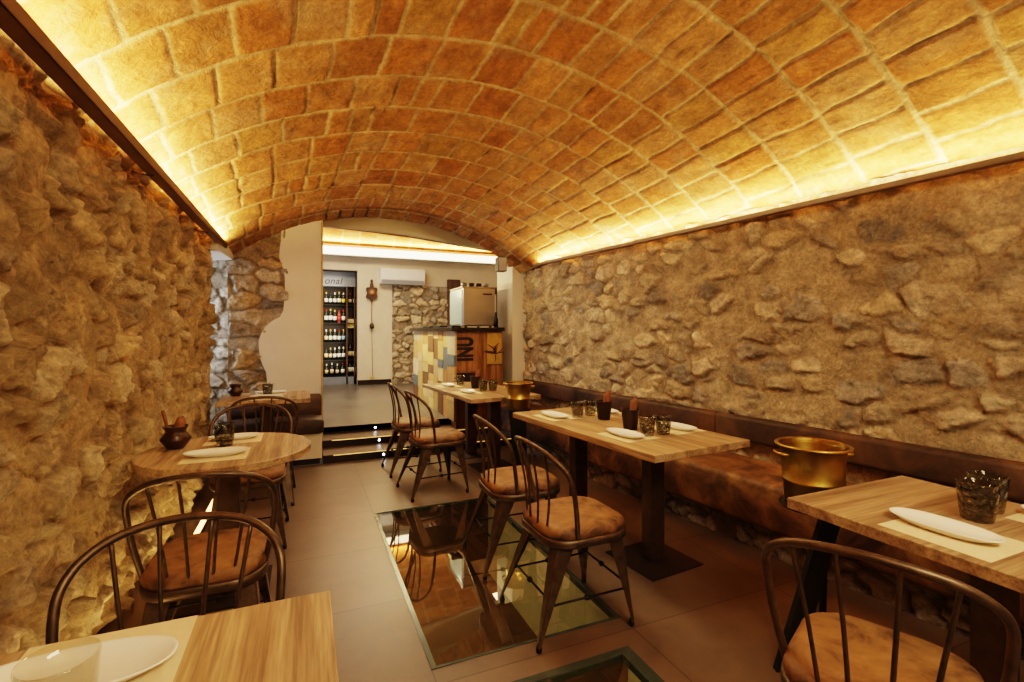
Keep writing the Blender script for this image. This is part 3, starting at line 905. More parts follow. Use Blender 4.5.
GR = 'bronze spindle-back dining chairs'
chairs = [
    ((1.19, 2.07), -90, 'bronze hoop-back chair on the glass panel, nearest chair of the long table'),
    ((1.19, 2.72), -92, 'bronze hoop-back chair on the glass panel behind the nearest one at the long table'),
    ((1.04, 4.13), -84, 'bronze hoop-back chair with brown pad at the near side of the table beside the bar'),
    ((1.00, 4.83), -88, 'bronze hoop-back chair closest to the steps'),
    ((1.40, .80), -66, 'bronze hoop-back chair cut off by the bottom right corner of the photo'),
    ((-.30, 1.335), 180, 'bronze hoop-back chair facing the near left table, cut off below by its top'),
    ((-.35, 2.27), 0, 'bronze hoop-back chair with worn brown pad on the near side of the round table'),
    ((-.33, 3.58), 180, 'bronze hoop-back chair on the far side of the round table'),
    ((-.30, 4.45), 0, 'bronze hoop-back chair at the small square table by the back wall'),
]
c0 = make_chair('x')
for i, ((x, y), rz, lab) in enumerate(chairs):
    c = c0 if i == 0 else copy_tree(c0)
    c.location = (x, y, 0); c.rotation_euler = (0, 0, math.radians(rz)); c['label'] = lab; c['group'] = GR

# ================================================================== TABLES
def table(label, cx, cy, w, l, posts, wd='wood', z=.75, th=.038, plate=.40, rz=0):
    t = empty('dining_table', label, 'table', (cx, cy, 0), math.radians(rz))
    bm = bmesh.new(); box(bm, -w / 2, w / 2, -l / 2, l / 2, z - th, z)
    obj('tabletop', bm, M[wd], t, bevel=.003)
    for (px, py) in posts:
        bm = bmesh.new(); box(bm, px - .055, px + .055, py - .04, py + .04, .008, z - th)
        obj('post', bm, M['steelpost'], t, bevel=.004)
        bm = bmesh.new(); box(bm, px - plate / 2, px + plate / 2, py - plate / 2, py + plate / 2, 0, .008)
        obj('base_plate', bm, M['plate_steel'], t, bevel=.002)
        bm = bmesh.new(); box(bm, px - .15, px + .15, py - .15, py + .15, z - th - .006, z - th)
        obj('mounting_plate', bm, M['plate_steel'], t)
    return t
table('long oak-topped table for four on two brown posts before the banquette', 1.892, 2.70, .74, 1.465, ((-.0, -.35), (.0, .40)), rz=5.6)
table('long oak-topped table beside the patchwork bar', 1.69, 4.94, .74, 1.46, ((.03, -.38), (.03, .22)), rz=4.5)
table('oak-topped table in the right foreground holding two smoked tumblers', 2.005, .84, .71, .84, ((.02, -.02),), wd='wood_x')
table('oak-topped table cut off at the bottom left corner of the photo', -.325, .86, .76, .76, ((0, -.05),))
table('small square oak table by the back wall and window recess', -.335, 5.17, .76, .66, ((0, .02),), plate=.38)
t = empty('round_table', 'round oak-topped table against the left stone wall', 'table', (-.375, 2.95, 0))
bm = bmesh.new(); lathe(bm, [(0, .712), (.40, .712), (.405, .716), (.405, .746), (.40, .75), (0, .75)], 64); o_ = obj('tabletop', bm, M['wood'], t)
bm = bmesh.new(); box(bm, -.055, .055, -.04, .04, .008, .712); obj('post', bm, M['steelpost'], t, bevel=.004)
bm = bmesh.new(); box(bm, -.2, .2, -.2, .2, 0, .008); obj('base_plate', bm, M['plate_steel'], t)

# ================================================================== TABLEWARE
def make_plate():
    bm = bmesh.new()
    # narrow oval platter; long axis X
    prof = [(0, .004), (.55, .004), (.60, .0), (.66, .0), (.80, .008), (.97, .020), (1.0, .023), (.985, .0255), (.95, .023), (.78, .013), (.66, .009), (0, .0085)]
    rings = []
    seg = 48
    for r, z in prof:
        if r == 0: rings.append([bm.verts.new((0, 0, z))]); continue
        ring = []
        for k in range(seg):
            a = 2 * PI * k / seg
            ca, sa = math.cos(a), math.sin(a)
            e = 2.35
            rr = 1 / ((abs(ca) ** e + abs(sa) ** e) ** (1 / e))
            ring.append(bm.verts.new((.158 * r * rr * ca, .070 * r * rr * sa, z)))
        rings.append(ring)
    for a, b in zip(rings, rings[1:]):
        for k in range(seg):
            k2 = (k + 1) % seg
            if len(a) == 1: bm.faces.new((a[0], b[k], b[k2]))
            elif len(b) == 1: bm.faces.new((a[k], b[0], a[k2]))
            else: bm.faces.new((a[k], b[k], b[k2], a[k2]))
    return obj('oval_plate', bm, M['china'], None, True)
def make_mat():
    bm = bmesh.new(); box(bm, -.14, .14, -.125, .125, 0, .0012)
    return obj('placemat', bm, M['paper'])
def make_glass(mat='smoke'):
    bm = bmesh.new()
    outer = [(0, 0), (.034, 0), (.038, .004), (.042, .03), (.046, .07), (.049, .108), (.0485, .111)]
    inner = [(.0465, .111), (.044, .07), (.0395, .03), (.034, .017), (0, .015)]
    seg = 40
    rings = []
    for i, (r, z) in enumerate(outer + inner):
        if r == 0: rings.append([bm.verts.new((0, 0, z))]); continue
        out = i < len(outer)
        rings.append([bm.verts.new(((r - (0.0016 * (0.5 + 0.5 * math.cos(10 * 2 * PI * k / seg)) * min(1, (.11 - z) / .03) if out and z < .1 else 0)) * math.cos(2 * PI * k / seg),
                                    (r - (0.0016 * (0.5 + 0.5 * math.cos(10 * 2 * PI * k / seg)) * min(1, (.11 - z) / .03) if out and z < .1 else 0)) * math.sin(2 * PI * k / seg), z)) for k in range(seg)])
    for a, b in zip(rings, rings[1:]):
        for k in range(seg):
            k2 = (k + 1) % seg
            if len(a) == 1: bm.faces.new((a[0], b[k], b[k2]))
            elif len(b) == 1: bm.faces.new((a[k], b[0], a[k2]))
            else: bm.faces.new((a[k], b[k], b[k2], a[k2]))
    return obj('tumbler', bm, M[mat], None, True)
def make_caddy():
    bm = bmesh.new()
    lathe(bm, [(0, 0), (.040, 0), (.042, .004), (.058, .125), (.060, .130), (.057, .130), (.039, .008), (0, .008)], 24)
    return obj('cutlery_caddy', bm, M['caddy'], None, True)
def make_pot():
    bm = bmesh.new()
    lathe(bm, [(0, 0), (.036, 0), (.042, .004), (.070, .045), (.072, .052), (.050, .082), (.046, .092), (.056, .112), (.058, .118), (.053, .118), (.042, .092), (.064, .052), (.036, .010), (0, .010)], 32)
    return obj('clay_pot', bm, M['clay'], None, True)
def make_knife():
    bm = bmesh.new()
    tube(bm, [(0, 0, 0), (0, 0, .10)], [.004, .005], 8, 0)
    tube(bm, [(0, 0, .10), (0, 0, .115), (0, 0, .16), (0, 0, .192), (0, 0, .20)], [.006, .008, .009, .010, .006], 10, 1)
    return obj('table_knife', bm, [M['cutlery'], M['napkin']], None, True)
def make_napkin():
    bm = bmesh.new()
    # folded cloth rolled to a cone with a flared top
    a0 = []
    n = 18
    rows = [(0.0, .012), (.06, .017), (.11, .024), (.15, .030), (.185, .020)]
    rings = []
    for z, r in rows:
        rings.append([bm.verts.new(((r * (1 + .22 * math.sin(3 * 2 * PI * k / n))) * math.cos(2 * PI * k / n), .45 * r * math.sin(2 * PI * k / n), z + .008 * math.sin(2 * 2 * PI * k / n) * (z > .1))) for k in range(n)])
    for a, b in zip(rings, rings[1:]):
        for k in range(n): bm.faces.new((a[k], a[(k + 1) % n], b[(k + 1) % n], b[k]))
    bm.faces.new(rings[0][::-1]); bm.faces.new(rings[-1])
    return obj('napkin', bm, M['napkin'], None, True)

protos = {'plate': make_plate(), 'mat': make_mat(), 'glass': make_glass(), 'caddy': make_caddy(), 'pot': make_pot(), 'knife': make_knife(), 'napkin': make_napkin()}
used = set()
def put(kind, x, y, z, label, cat, group, rz=0, scale=1.0, tilt=(0, 0)):
    p = protos[kind]
    if kind in used: o = p.copy(); COL.objects.link(o)
    else: o = p; used.add(kind)
    o.location = (x, y, z); o.rotation_euler = (tilt[0], tilt[1], math.radians(rz)); o.scale = (scale,) * 3
    return tag(o, label, cat, group)
TZ = .7502
def cover(x, y, rz, where, mx=0, my=0, s=1.0):
    put('mat', x + mx, y + my, TZ, 'kraft paper placemat ' + where, 'placemat', 'kraft paper placemats', rz)
    put('plate', x, y, TZ + .0013, 'narrow white oval plate ' + where, 'plate', 'narrow oval plates', rz, s * .92)
def tumbler(x, y, where, s=1.0):
    put('glass', x, y, TZ, 'smoked textured glass tumbler ' + where, 'glass', 'smoked tumblers', 0, s)
def caddy(x, y, where, rz=0, dx=0.02):
    put('caddy', x, y, TZ, 'dark tapered cutlery caddy ' + where, 'caddy', 'cutlery caddies', rz)
    put('napkin', x + dx, y - .005, TZ + .010, 'rolled brown napkin in the caddy ' + where, 'napkin', 'rolled napkins', rz + 20, 1, (0, .12))
    put('knife', x - .012, y, TZ + .011, 'wooden-handled knife in the caddy ' + where, 'knife', 'table knives', rz, .86, (0, .14))
# long table
cover(1.735, 2.37, 95.6, 'at the near aisle seat of the long table', .02)
cover(2.17, 2.42, 95.6, 'at the near banquette seat of the long table', -.02)
cover(1.655, 3.10, 95.6, 'at the far aisle seat of the long table', .02)
cover(2.10, 3.13, 95.6, 'at the far banquette seat of the long table', -.02)
tumbler(1.865, 2.33, 'left of the near pair on the long table')
tumbler(1.985, 2.33, 'right of the near pair on the long table')
caddy(1.885, 2.52, 'behind the near tumblers on the long table')
tumbler(1.80, 3.02, 'left of the far pair on the long table')
tumbler(1.925, 3.05, 'right of the far pair on the long table')
caddy(1.93, 2.88, 'between the two pairs of tumblers on the long table')
# table beside the bar
cover(1.50, 4.66, 94.5, 'at the near aisle seat of the table by the bar')
cover(1.48, 5.30, 94.5, 'at the far aisle seat of the table by the bar')
tumbler(1.69, 4.72, 'left of the near pair by the bar')
tumbler(1.79, 4.70, 'right of the near pair by the bar')
caddy(1.70, 5.0, 'on the table by the bar')
tumbler(1.63, 5.33, 'beyond the caddy by the bar')
# right foreground
cover(1.82, .86, 90, 'in front of the tumblers in the right foreground', -.01, -.03, 1.0)
cover(2.26, .70, 90, 'at the right edge of the photo')
tumbler(2.03, .865, 'left and nearer of the two in the right foreground', 1.12)
tumbler(2.165, .895, 'right and farther of the two in the right foreground', 1.12)
# left foreground
put('mat', -.355, 1.115, TZ, 'kraft paper placemat at the bottom left corner', 'placemat', 'kraft paper placemats', 0, 1.0)
put('plate', -.385, 1.085, TZ + .0013, 'white oval plate at the bottom left corner', 'plate', 'narrow oval plates', 0, 1.05)
protos['glass2'] = make_glass('clearsmoke')
put('glass2', -.35, .962, TZ, 'large pale grey tumbler at the bottom left corner', 'glass', 'smoked tumblers', 0, 1.05)
# round table
cover(-.405, 2.80, 0, 'on the near side of the round table', 0, .0)
cover(-.37, 3.18, 0, 'on the far side of the round table', 0, -.0, .92)
tumbler(-.40, 3.02, 'between the two plates of the round table', 1.08)
put('pot', -.63, 3.06, TZ, 'dark clay pot holding sticks on the round table', 'pot', 'clay pots')
put('knife', -.645, 3.06, TZ + .012, 'wooden stick standing in the pot of the round table', 'stick', None, 0, .98, (0, -.22))
put('napkin', -.615, 3.06, TZ + .012, 'rolled brown napkin in the pot of the round table', 'napkin', 'rolled napkins', 30, .8, (0, .05))
# square table by the back wall
cover(-.33, 5.02, 0, 'on the near side of the square table by the back wall')
cover(-.31, 5.36, 0, 'on the far side of the square table by the back wall')
tumbler(-.33, 5.20, 'on the square table by the back wall')
put('pot', -.61, 5.28, TZ, 'dark clay pot on the square table by the window recess', 'pot', 'clay pots', 0, .95)
# ================================================================== CHAMPAGNE BUCKETS ON STANDS
def bucket(x, y, zb, r, label, hdir):
    t = empty('champagne_bucket', label, 'bucket', (x, y, zb), hdir)
    h = .255 * r / .14
    bm = bmesh.new()
    lathe(bm, [(0, 0), (.72 * r, 0), (.75 * r, .004), (.80 * r, h * .38), (.835 * r, h * .39), (.835 * r, h * .42), (.82 * r, h * .43), (.88 * r, h * .93), (.98 * r, h * .955), (1.02 * r, h * .965), (1.03 * r, h * .985), (.99 * r, h), (.92 * r, h * .985)], 48)
    obj('shell', bm, M['gold'], t, True)
    bm = bmesh.new()
    lathe(bm, [(.92 * r, h * .985), (.86 * r, h * .9), (.74 * r, .012), (0, .01)], 48)
    obj('lining', bm, M['gold_in'], t, True)
    for s in (-1, 1):
        bm = bmesh.new()
        tube(bm, smooth_path([(s * r * .86, -.035, h * .84), (s * r * 1.04, -.032, h * .85), (s * r * 1.10, 0, h * .85), (s * r * 1.04, .032, h * .85), (s * r * .86, .035, h * .84)], 4), .006, 8)
        obj('handle', bm, M['gold'], t, True)
def stand(x, y, zt, r, legs, label):
    t = empty('bucket_stand', label, 'stand', (x, y, 0))
    bm = bmesh.new(); lathe(bm, [(0, zt - .012), (r * .9, zt - .012), (r * .92, zt - .006), (r * .9, zt - .0005), (0, zt - .0005)], 32)
    obj('tray', bm, M['black'], t)
    for (tp, bt, w, d) in legs:
        bm = bmesh.new()
        tp = Vector(tp); bt = Vector(bt)
        ax = Vector((math.cos(TH), -math.sin(TH), 0)) * w / 2; ay = Vector((math.sin(TH), math.cos(TH), 0)) * d / 2
        vs = []
        for p in (bt, tp):
            for a, b in ((-1, -1), (1, -1), (1, 1), (-1, 1)): vs.append(bm.verts.new(p + ax * a + ay * b))
        for i in range(4): bm.faces.new((vs[i], vs[(i + 1) % 4], vs[4 + (i + 1) % 4], vs[4 + i]))
        bm.faces.new(vs[:4]); bm.faces.new(vs[4:])
        obj('leg', bm, M['black'], t)
bx_, by_ = 2.035, 1.43
bucket(bx_, by_, .618, .144, 'large brushed gold champagne bucket beyond the right foreground table', math.radians(-23))
stand(bx_, by_, .618, .144, (((.115, -.02, .61), (-.25, -.06, 0), .085, .03), ((.11, .02, .61), (.15, .06, 0), .022, .02)), 'black stand with slanted leg under the right foreground bucket')
bx_, by_ = 1.78, 4.03
bucket(bx_, by_, .665, .132, 'gold champagne bucket between the two long tables', math.radians(-23))
stand(bx_, by_, .665, .132, (((-.06, -.03, .655), (.02, 0, 0), .085, .03), ((.04, 0, .655), (.05, 0, 0), .07, .03)), 'black stand with slanted leg under the bucket between the long tables')

# ================================================================== BANQUETTES
dirv = Vector((-0.108, 0.994, 0)).normalized(); inn = Vector((-.994, -.108, 0))
bq = empty('banquette', 'brown distressed leather banquette with stone base along the right wall', 'bench', (xr(0), 0, 0))
def wp(y, off, z):       # point at wall parameter y, off metres into the room (relative to the banquette origin)
    return Vector((xr(y) - off * .994 - xr(0), y - off * .108, z))
def along(bm, y0, y1, prof, steps=1, mi=0, jit=0):
    rings = []
    for k in range(steps + 1):
        y = y0 + (y1 - y0) * k / steps
        rings.append([bm.verts.new(wp(y, a, z)) for a, z in prof])
    n = len(prof)
    for a, b in zip(rings, rings[1:]):
        for i in range(n): bm.faces.new((a[i], a[(i + 1) % n], b[(i + 1) % n], b[i])).material_index = mi
    bm.faces.new(rings[0][::-1]); bm.faces.new(rings[-1])
YB0, YB1 = Y0 + .1, 5.30
def rprof(a0, a1, z0, z1, r):
    return [(a0 + (a1 - a0) / 2 + x, (z0 + z1) / 2 + y) for x, y in rrect((a1 - a0) / 2, (z1 - z0) / 2, r, 4)]
bm = bmesh.new(); along(bm, YB0, 5.72, rprof(.06, .575, .175, .455, .035), 30)
obj('seat', bm, M['bench_leather'], bq, True)
segs = [YB0, 1.09, 2.84, 4.60, 5.74]
for a, b in zip(segs, segs[1:]):
    bm = bmesh.new(); along(bm, a + .006, b - .006, rprof(.035, .125, .565, .745, .03), 10)
    obj('back_cushion', bm, M['back_leather'], bq, True)
L = YB1 - YB0
nu, nv = int(6.8 / .016), 16
u, v = np.meshgrid(np.linspace(0, 1, nu), np.linspace(-.005, .20, nv), indexing='ij')
yv = YB0 + u * (5.72 - YB0)
h, c = rubble(yv, v, cw=0.15, ch=0.10, seed=91, mort_w=0.06, amp=0.035, palette=[(0.5, 0.44, 0.36), (0.4, 0.36, 0.32), (0.55, 0.46, 0.34)], mortcol=(0.3, 0.24, 0.17), mortfrac=.1, rough=.02, groove=.4)
off = .47 + h
P = np.stack([xr(0) * 0 + (2.914 - (yv - 3.904) * .1083) - off * .994 - xr(0), yv - off * .108, v], -1)
grid_obj('base', P, c, M['stone'], bq)
bm = bmesh.new(); along(bm, YB0, 5.72, [(.05, 0), (.46, 0), (.46, .175), (.05, .175)]); obj('plinth', bm, M['cream'], bq)

# corner bench by the back wall
b2 = empty('banquette', 'short brown leather bench against the white back wall', 'bench', (-.28, 5.55, 0))
bm = bmesh.new(); pr = [(x, y) for x, y in rrect(.46, .21, .05, 4)]
rings = [[bm.verts.new((x * s, y * s, z)) for x, y in pr] for s, z in ((.97, .32), (1, .34), (1, .43), (.97, .455), (.8, .465))]
n = len(pr)
for a, b in zip(rings, rings[1:]):
    for i in range(n): bm.faces.new((a[i], a[(i + 1) % n], b[(i + 1) % n], b[i]))
bm.faces.new(rings[0][::-1]); bm.faces.new(rings[-1])
obj('seat', bm, M['back_leather'], b2, True)
bm = bmesh.new()
prism(bm, [(x * .445 / .46, y + .33 + .18) for x, y in rrect(.46, .17, .03, 4)], .145, .235, 'Y')
obj('back_cushion', bm, M['back_leather'], b2, True)
bm = bmesh.new(); box(bm, -.45, .44, -.18, .22, .06, .32); obj('base', bm, M['cream'], b2, bevel=.004)
bm = bmesh.new(); box(bm, -.43, .42, -.15, .2, 0, .06); obj('plinth', bm, M['riser'], b2)

# ================================================================== BAR
BX, BY0, BY1 = 1.395, 5.28 + .6, 8.2
# near corner at pixel column 455, raised floor
t_ = (455 - 512) / F_PX; D_ = 5.97
BX = D_ * (math.sin(TH) + t_ * math.cos(TH)); BY0 = D_ * (math.cos(TH) - t_ * math.sin(TH))
BXR, BTOP = 2.335, 1.37
bar = empty('bar_counter', 'bar clad in a patchwork of wine crate boards under a black counter', 'bar', (BX, BY0, ZF))
hB = BTOP - ZF
bm = bmesh.new(); box(bm, .02, BXR - BX, .02, BY1 - BY0, 0.001, hB); box(bm, .02, BXR - BX, .02, .24, -.083, .001); obj('body', bm, M['bar_wood'], bar)
bm = bmesh.new(); box(bm, -.06, BXR - BX, -.06, BY1 - BY0 + .1, hB, hB + .045); obj('countertop', bm, M['counter'], bar, bevel=.003)
# patchwork face: boards of different width, length, colour and thickness
verts, faces, cols = [], [], []
rr = random.Random(5)
pal = [(0.62, 0.44, 0.20), (0.55, 0.36, 0.16), (0.70, 0.54, 0.28), (0.48, 0.28, 0.13), (0.60, 0.45, 0.30), (0.20, 0.12, 0.07), (0.17, 0.22, 0.27), (0.66, 0.56, 0.42), (0.52, 0.38, 0.18)]
y = 0.0
Ltot = BY1 - BY0
while y < Ltot - .02:
    w_ = min(rr.uniform(.20, .42), Ltot - y)
    z = 0.0
    while z < hB - .01:
        h_ = min(rr.uniform(.10, .30), hB - z)
        if hB - z - h_ < .06: h_ = hB - z
        d_ = rr.uniform(.022, .036)
        c_ = rr.choice(pal); k_ = rr.uniform(.8, 1.15)
        b0 = len(verts)
        for zz in (z + .002, z + h_ - .002):
            for (xx, yv_) in ((-d_ + .02, y + .002), (-d_ + .02, y + w_ - .002), (.02, y + w_ - .002), (.02, y + .002)):
                verts.append((xx, yv_, zz))
        cols += [tuple(q * k_ for q in c_)] * 8
        faces += [tuple(b0 + i for i in f) for f in ((0, 1, 2, 3), (4, 7, 6, 5), (0, 4, 5, 1), (3, 2, 6, 7), (0, 3, 7, 4), (1, 5, 6, 2))]
        z += h_
    y += w_
me = bpy.data.meshes.new('crate_boards'); me.from_pydata(verts, [], faces); me.update()
ca = me.color_attributes.new('Col', 'FLOAT_COLOR', 'POINT')
for i, c_ in enumerate(cols): ca.data[i].color = (*c_, 1)
link_mesh('crate_boards', me, M['patch'], bar)
# end face: crate ends, stencilled letters, plant panel
def letters(name, txt, size, loc, rot, mat, parent=None, ext=.002, shear=0.0, off=.0, sx=1.0):
    cu = bpy.data.curves.new(name, 'FONT'); cu.body = txt; cu.size = size; cu.extrude = ext; cu.shear = shear; cu.offset = off
    cu.space_character = 1.05
    o = bpy.data.objects.new(name, cu); COL.objects.link(o); cu.materials.append(mat)
    o.location = loc; o.rotation_euler = rot; o.scale = (sx, 1, 1)
    bpy.context.view_layer.update()
    me = bpy.data.meshes.new_from_object(o)
    m_ = bpy.data.objects.new(name, me); COL.objects.link(m_)
    m_.location = loc; m_.rotation_euler = rot; m_.scale = (sx, 1, 1)
    bpy.data.objects.remove(o)
    if parent: m_.parent = parent
    return m_
bm = bmesh.new()
for a, b, z0, z1, q in ((0.0, .34, .62, 1.10, .012), (.36, .52, .30, 1.10, .008), (.0, .34, .02, .26, .014)):
    box(bm, a, b, -q + .02, .02, z0, z1)
obj('end_boards', bm, M['bar_wood'], bar, bevel=.002)
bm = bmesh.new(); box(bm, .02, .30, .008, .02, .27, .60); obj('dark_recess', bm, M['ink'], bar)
bm = bmesh.new()
for k in range(6):
    z0 = .30 + k * .05
    box(bm, -.02, .055 + .02 * (k % 2), -.012, .01, z0, z0 + .025)
obj('crate_slats', bm, M['sash'], bar)
letters('stencil_letters', 'INU', .27, (.225, .003, .745), (PI / 2, -PI / 2, 0), M['ink'], bar, off=.014, sx=.62)
bm = bmesh.new(); box(bm, .42, .62, -.004, .02, .70, 1.10); pp = obj('plant_picture', bm, M['plantpanel'], bar)
bm = bmesh.new()
rr = random.Random(3)
for k in range(11):
    a = math.radians(22 + k * 13.6)
    L_ = .13 + .05 * math.sin(k * 2.1)
    base_ = Vector((.52, -.006, .83))
    pts = [base_ + Vector((math.cos(a) * L_ * q + .03 * math.sin(q * 3 + k), 0, math.sin(a) * L_ * q - .03 * q * q)) for q in (0, .3, .6, .85, 1)]
    tube(bm, pts, [.003, .006, .008, .006, .002], 6)
tube(bm, [(.53, -.006, .82), (.535, -.006, .76), (.52, -.006, .72)], [.005, .005, .003], 6)
obj('plant_drawing', bm, M['dark_wood'], pp)

# coffee machine on the bar
MY = 6.02
mx0 = rx(463, MY); mx1 = rx(495, MY)
mw = mx1 - mx0; mh = on_y(480, 288, MY)[1] - BTOP - .045
cm = empty('coffee_machine', 'boxy stainless steel coffee machine on the bar counter', 'machine', (mx0, MY, BTOP + .0455))
bm = bmesh.new(); box(bm, 0, mw, 0, .60, .02, mh); obj('body', bm, M['steel'], cm, bevel=.01)
bm = bmesh.new(); box(bm, -.012, .0, .02, .58, .04, mh - .03); obj('side_panel', bm, M['steelblue'], cm, bevel=.003)
bm = bmesh.new(); box(bm, -.01, mw + .01, -.01, .61, mh, mh + .015); obj('cup_tray', bm, M['steel'], cm)
bm = bmesh.new()
for a in (.04, mw - .06):
    for b in (.04, .54): box(bm, a, a + .03, b, b + .03, 0, .02)
obj('feet', bm, M['black'], cm)
bm = bmesh.new(); box(bm, mw * .62, mw * .9, -.004, 0, mh - .09, mh - .07); obj('badge', bm, M['ink'], cm)
for i in range(7):
    bm = bmesh.new(); lathe(bm, [(0, 0), (.025, 0), (.036, .03), (.038, .055), (.035, .055), (.024, .006), (0, .006)], 14)
    o = obj('coffee_cup', bm, M['caddy'] if i % 3 else M['steel'], None, True)
    o.location = (mx0 + .05 + i * (mw - .1) / 6 * .9, MY + .12 + .16 * (i % 2), BTOP + .045 + mh + .0155)
    tag(o, ('dark' if i % 3 else 'steel') + ' cup on top of the coffee machine, number %s from the left' % ['one', 'two', 'three', 'four', 'five', 'six', 'seven'][i], 'cup', 'cups on the coffee machine')
# things lying on the counter
for i, (a, b, w_, d_, h_) in enumerate(((-.03, .62, .18, .40, .03), (-.03, 1.2, .22, .45, .025), (-.03, .03, .12, .22, .02))):
    bm = bmesh.new(); prism(bm, [(x + w_ / 2, y + d_ / 2) for x, y in rrect(w_ / 2, d_ / 2, .02, 3)], 0, h_)
    o = obj('serving_tray', bm, M['black'], None, bevel=.004); o.location = (BX + a, BY0 + b, BTOP + .0455)
    tag(o, ['black serving tray on the counter corner', 'long black tray farther back on the counter', 'small black tray by the coffee machine'][i], 'tray', 'trays on the counter')
bm = bmesh.new(); lathe(bm, [(0, 0), (.03, 0), (.032, .10), (.014, .15), (.010, .20), (0, .20)], 16)
o = obj('syrup_bottle', bm, M['black'], None, True); o.location = (BX + .585, BY0 + .12, BTOP + .0455)
tag(o, 'small black bottle on the counter right of the coffee machine', 'bottle')
# dark timber frame behind the machine
bm = bmesh.new()
fx0, fx1 = rx(447, YW), rx(459, YW)
box(bm, fx0, fx1, YW - .10, YW, ZF, on_y(452, 280, YW)[1])
box(bm, fx1, rx(505, YW), YW - .10, YW, on_y(452, 293, YW)[1], on_y(452, 286, YW)[1])
box(bm, rx(496, YW), rx(505, YW), YW - .10, YW, ZF, on_y(452, 293, YW)[1])
tag(obj('door_1', bm, M['dark_wood'], bevel=.005), 'dark timber door frame behind the coffee machine', kind='structure')

# speaker on the jamb
sz = on_y(502, 266, 5.85)[1]; sx_ = rx(501.5, 5.72)
sp = empty('wall_speaker', 'small taupe loudspeaker bracketed to the right jamb', 'speaker', (sx_, 5.74, sz))
bm = bmesh.new(); box(bm, -.06, .06, -.06, .06, -.09, .09); obj('cabinet', bm, M['speaker'], sp, bevel=.01)
bm = bmesh.new(); box(bm, -.05, .05, -.064, -.06, -.08, .08); obj('grille', bm, M['acvent'], sp)
bm = bmesh.new(); tube(bm, [(.05, .0, 0), (.12, .04, 0), (.17, .13, 0)], .012, 8); obj('bracket', bm, M['sash'], sp)

# air conditioner
ax0, zt_ = on_y(380.5, 267.5, YW - .2); ax1, zb_ = on_y(425, 285, YW - .2)
ac = empty('air_conditioner', 'white split air conditioner high on the far wall', 'appliance', ((ax0 + ax1) / 2, YW, (zt_ + zb_) / 2))
hw, hh = (ax1 - ax0) / 2, (zt_ - zb_) / 2
bm = bmesh.new(); prism(bm, [(-.21, -hh * .35), (-.17, -hh), (0, -hh), (0, hh), (-.17, hh), (-.22, hh * .75)], -hw, hw, 'X'); obj('housing', bm, M['ac'], ac, bevel=.01)
bm = bmesh.new(); prism(bm, [(-.212, -hh * .5), (-.178, -hh * 1.04), (-.06, -hh * 1.03), (-.06, -hh)], -hw * .95, hw * .95, 'X'); obj('air_vent', bm, M['acvent'], ac)
# carved wall clock with hanging cord and weight
kx, kz = on_y(371.5, 293, YW)
ck = empty('wall_clock', 'ornate dark carved clock with cord and weight on the far wall', 'clock', (kx, YW, kz))
bm = bmesh.new()
out = []
for k in range(40):
    a = 2 * PI * k / 40
    rad = .13 + .022 * math.cos(6 * a)
    out.append((rad * .85 * math.sin(a), rad * 1.25 * math.cos(a)))
prism(bm, out, -.07, 0, 'Y')
prism(bm, [(-.04, .15), (.04, .15), (.02, .22), (.03, .25), (0, .29), (-.03, .25), (-.02, .22)], -.05, -.01, 'Y')
obj('case', bm, M['dark_wood'], ck, bevel=.006)
bm = bmesh.new(); lathe(bm, [(0, 0), (.07, 0), (.07, .012), (.055, .016), (0, .016)], 28); d_ = obj('dial', bm, M['napkin'], ck, True); d_.rotation_euler = (PI / 2, 0, 0); d_.location = (0, -.07, .01)
bm = bmesh.new(); lathe(bm, [(0, 0), (.035, 0), (.03, .006), (0, .006)], 20); d_ = obj('face', bm, M['sash'], ck, True); d_.rotation_euler = (PI / 2, 0, 0); d_.location = (0, -.086, .01)
z1_ = on_y(371.5, 326, YW)[1] - kz; z2_ = on_y(371.5, 378, YW)[1] - kz
bm = bmesh.new(); tube(bm, [(0, -.03, -.15), (0, -.03, z1_)], .008, 8); tube(bm, [(0, -.03, z1_), (.02, -.03, z2_)], .005, 8); obj('cord', bm, M['napkin'], ck)
bm = bmesh.new(); lathe(bm, [(0, -.06), (.04, -.05), (.045, .02), (.02, .06), (0, .065)], 20, 0, -.05, z0=z1_); obj('weight', bm, M['dark_wood'], ck, True)
bm = bmesh.new(); box(bm, -.03, .05, -.04, 0, z2_ - .03, z2_ + .03); obj('outlet', bm, M['sash'], ck)

# ================================================================== WINE CABINET
YC = YW + .28
cx0, cx1 = nx0 + .01, nx1 - .015
wc = empty('wine_cabinet', 'tall black wine cabinet with lit shelves in the far niche', 'cabinet', ((cx0 + cx1) / 2, YC, ZF))
W2 = (cx1 - cx0) / 2
ztop = on_y(345, 286.5, YC)[1] - ZF
zbase = on_y(345, 377.5, YC)[1] - ZF
bm = bmesh.new(); box(bm, -W2, W2, .34, .36, 0, ztop); obj('back_panel', bm, M['riser'], wc)
divx = rx(347, YC) - (cx0 + cx1) / 2
for xx in (-W2, divx - .015, W2 - .03):
    bm = bmesh.new(); box(bm, xx, xx + .03, 0, .34, 0, ztop); obj('side_panel', bm, M['dark_wood'] if xx != -W2 else M['black'], wc)
rows = [304.8, 322.8, 342.2, 359.6, 375.6]
shelfz = [on_y(335, p, YC + .12)[1] - ZF for p in rows]
bm = bmesh.new(); box(bm, -W2, W2, 0, .34, 0, max(.02, shelfz[-1] - .02)); obj('plinth', bm, M['grey'], wc)
for z in shelfz:
    bm = bmesh.new(); box(bm, -W2 + .03, W2 - .03, .005, .34, z - .02, z); obj('shelf', bm, M['black'], wc)
bm = bmesh.new(); box(bm, -W2, W2, -.02, .34, ztop, zt - ZF - .01); obj('header_panel', bm, M['grey'], wc)
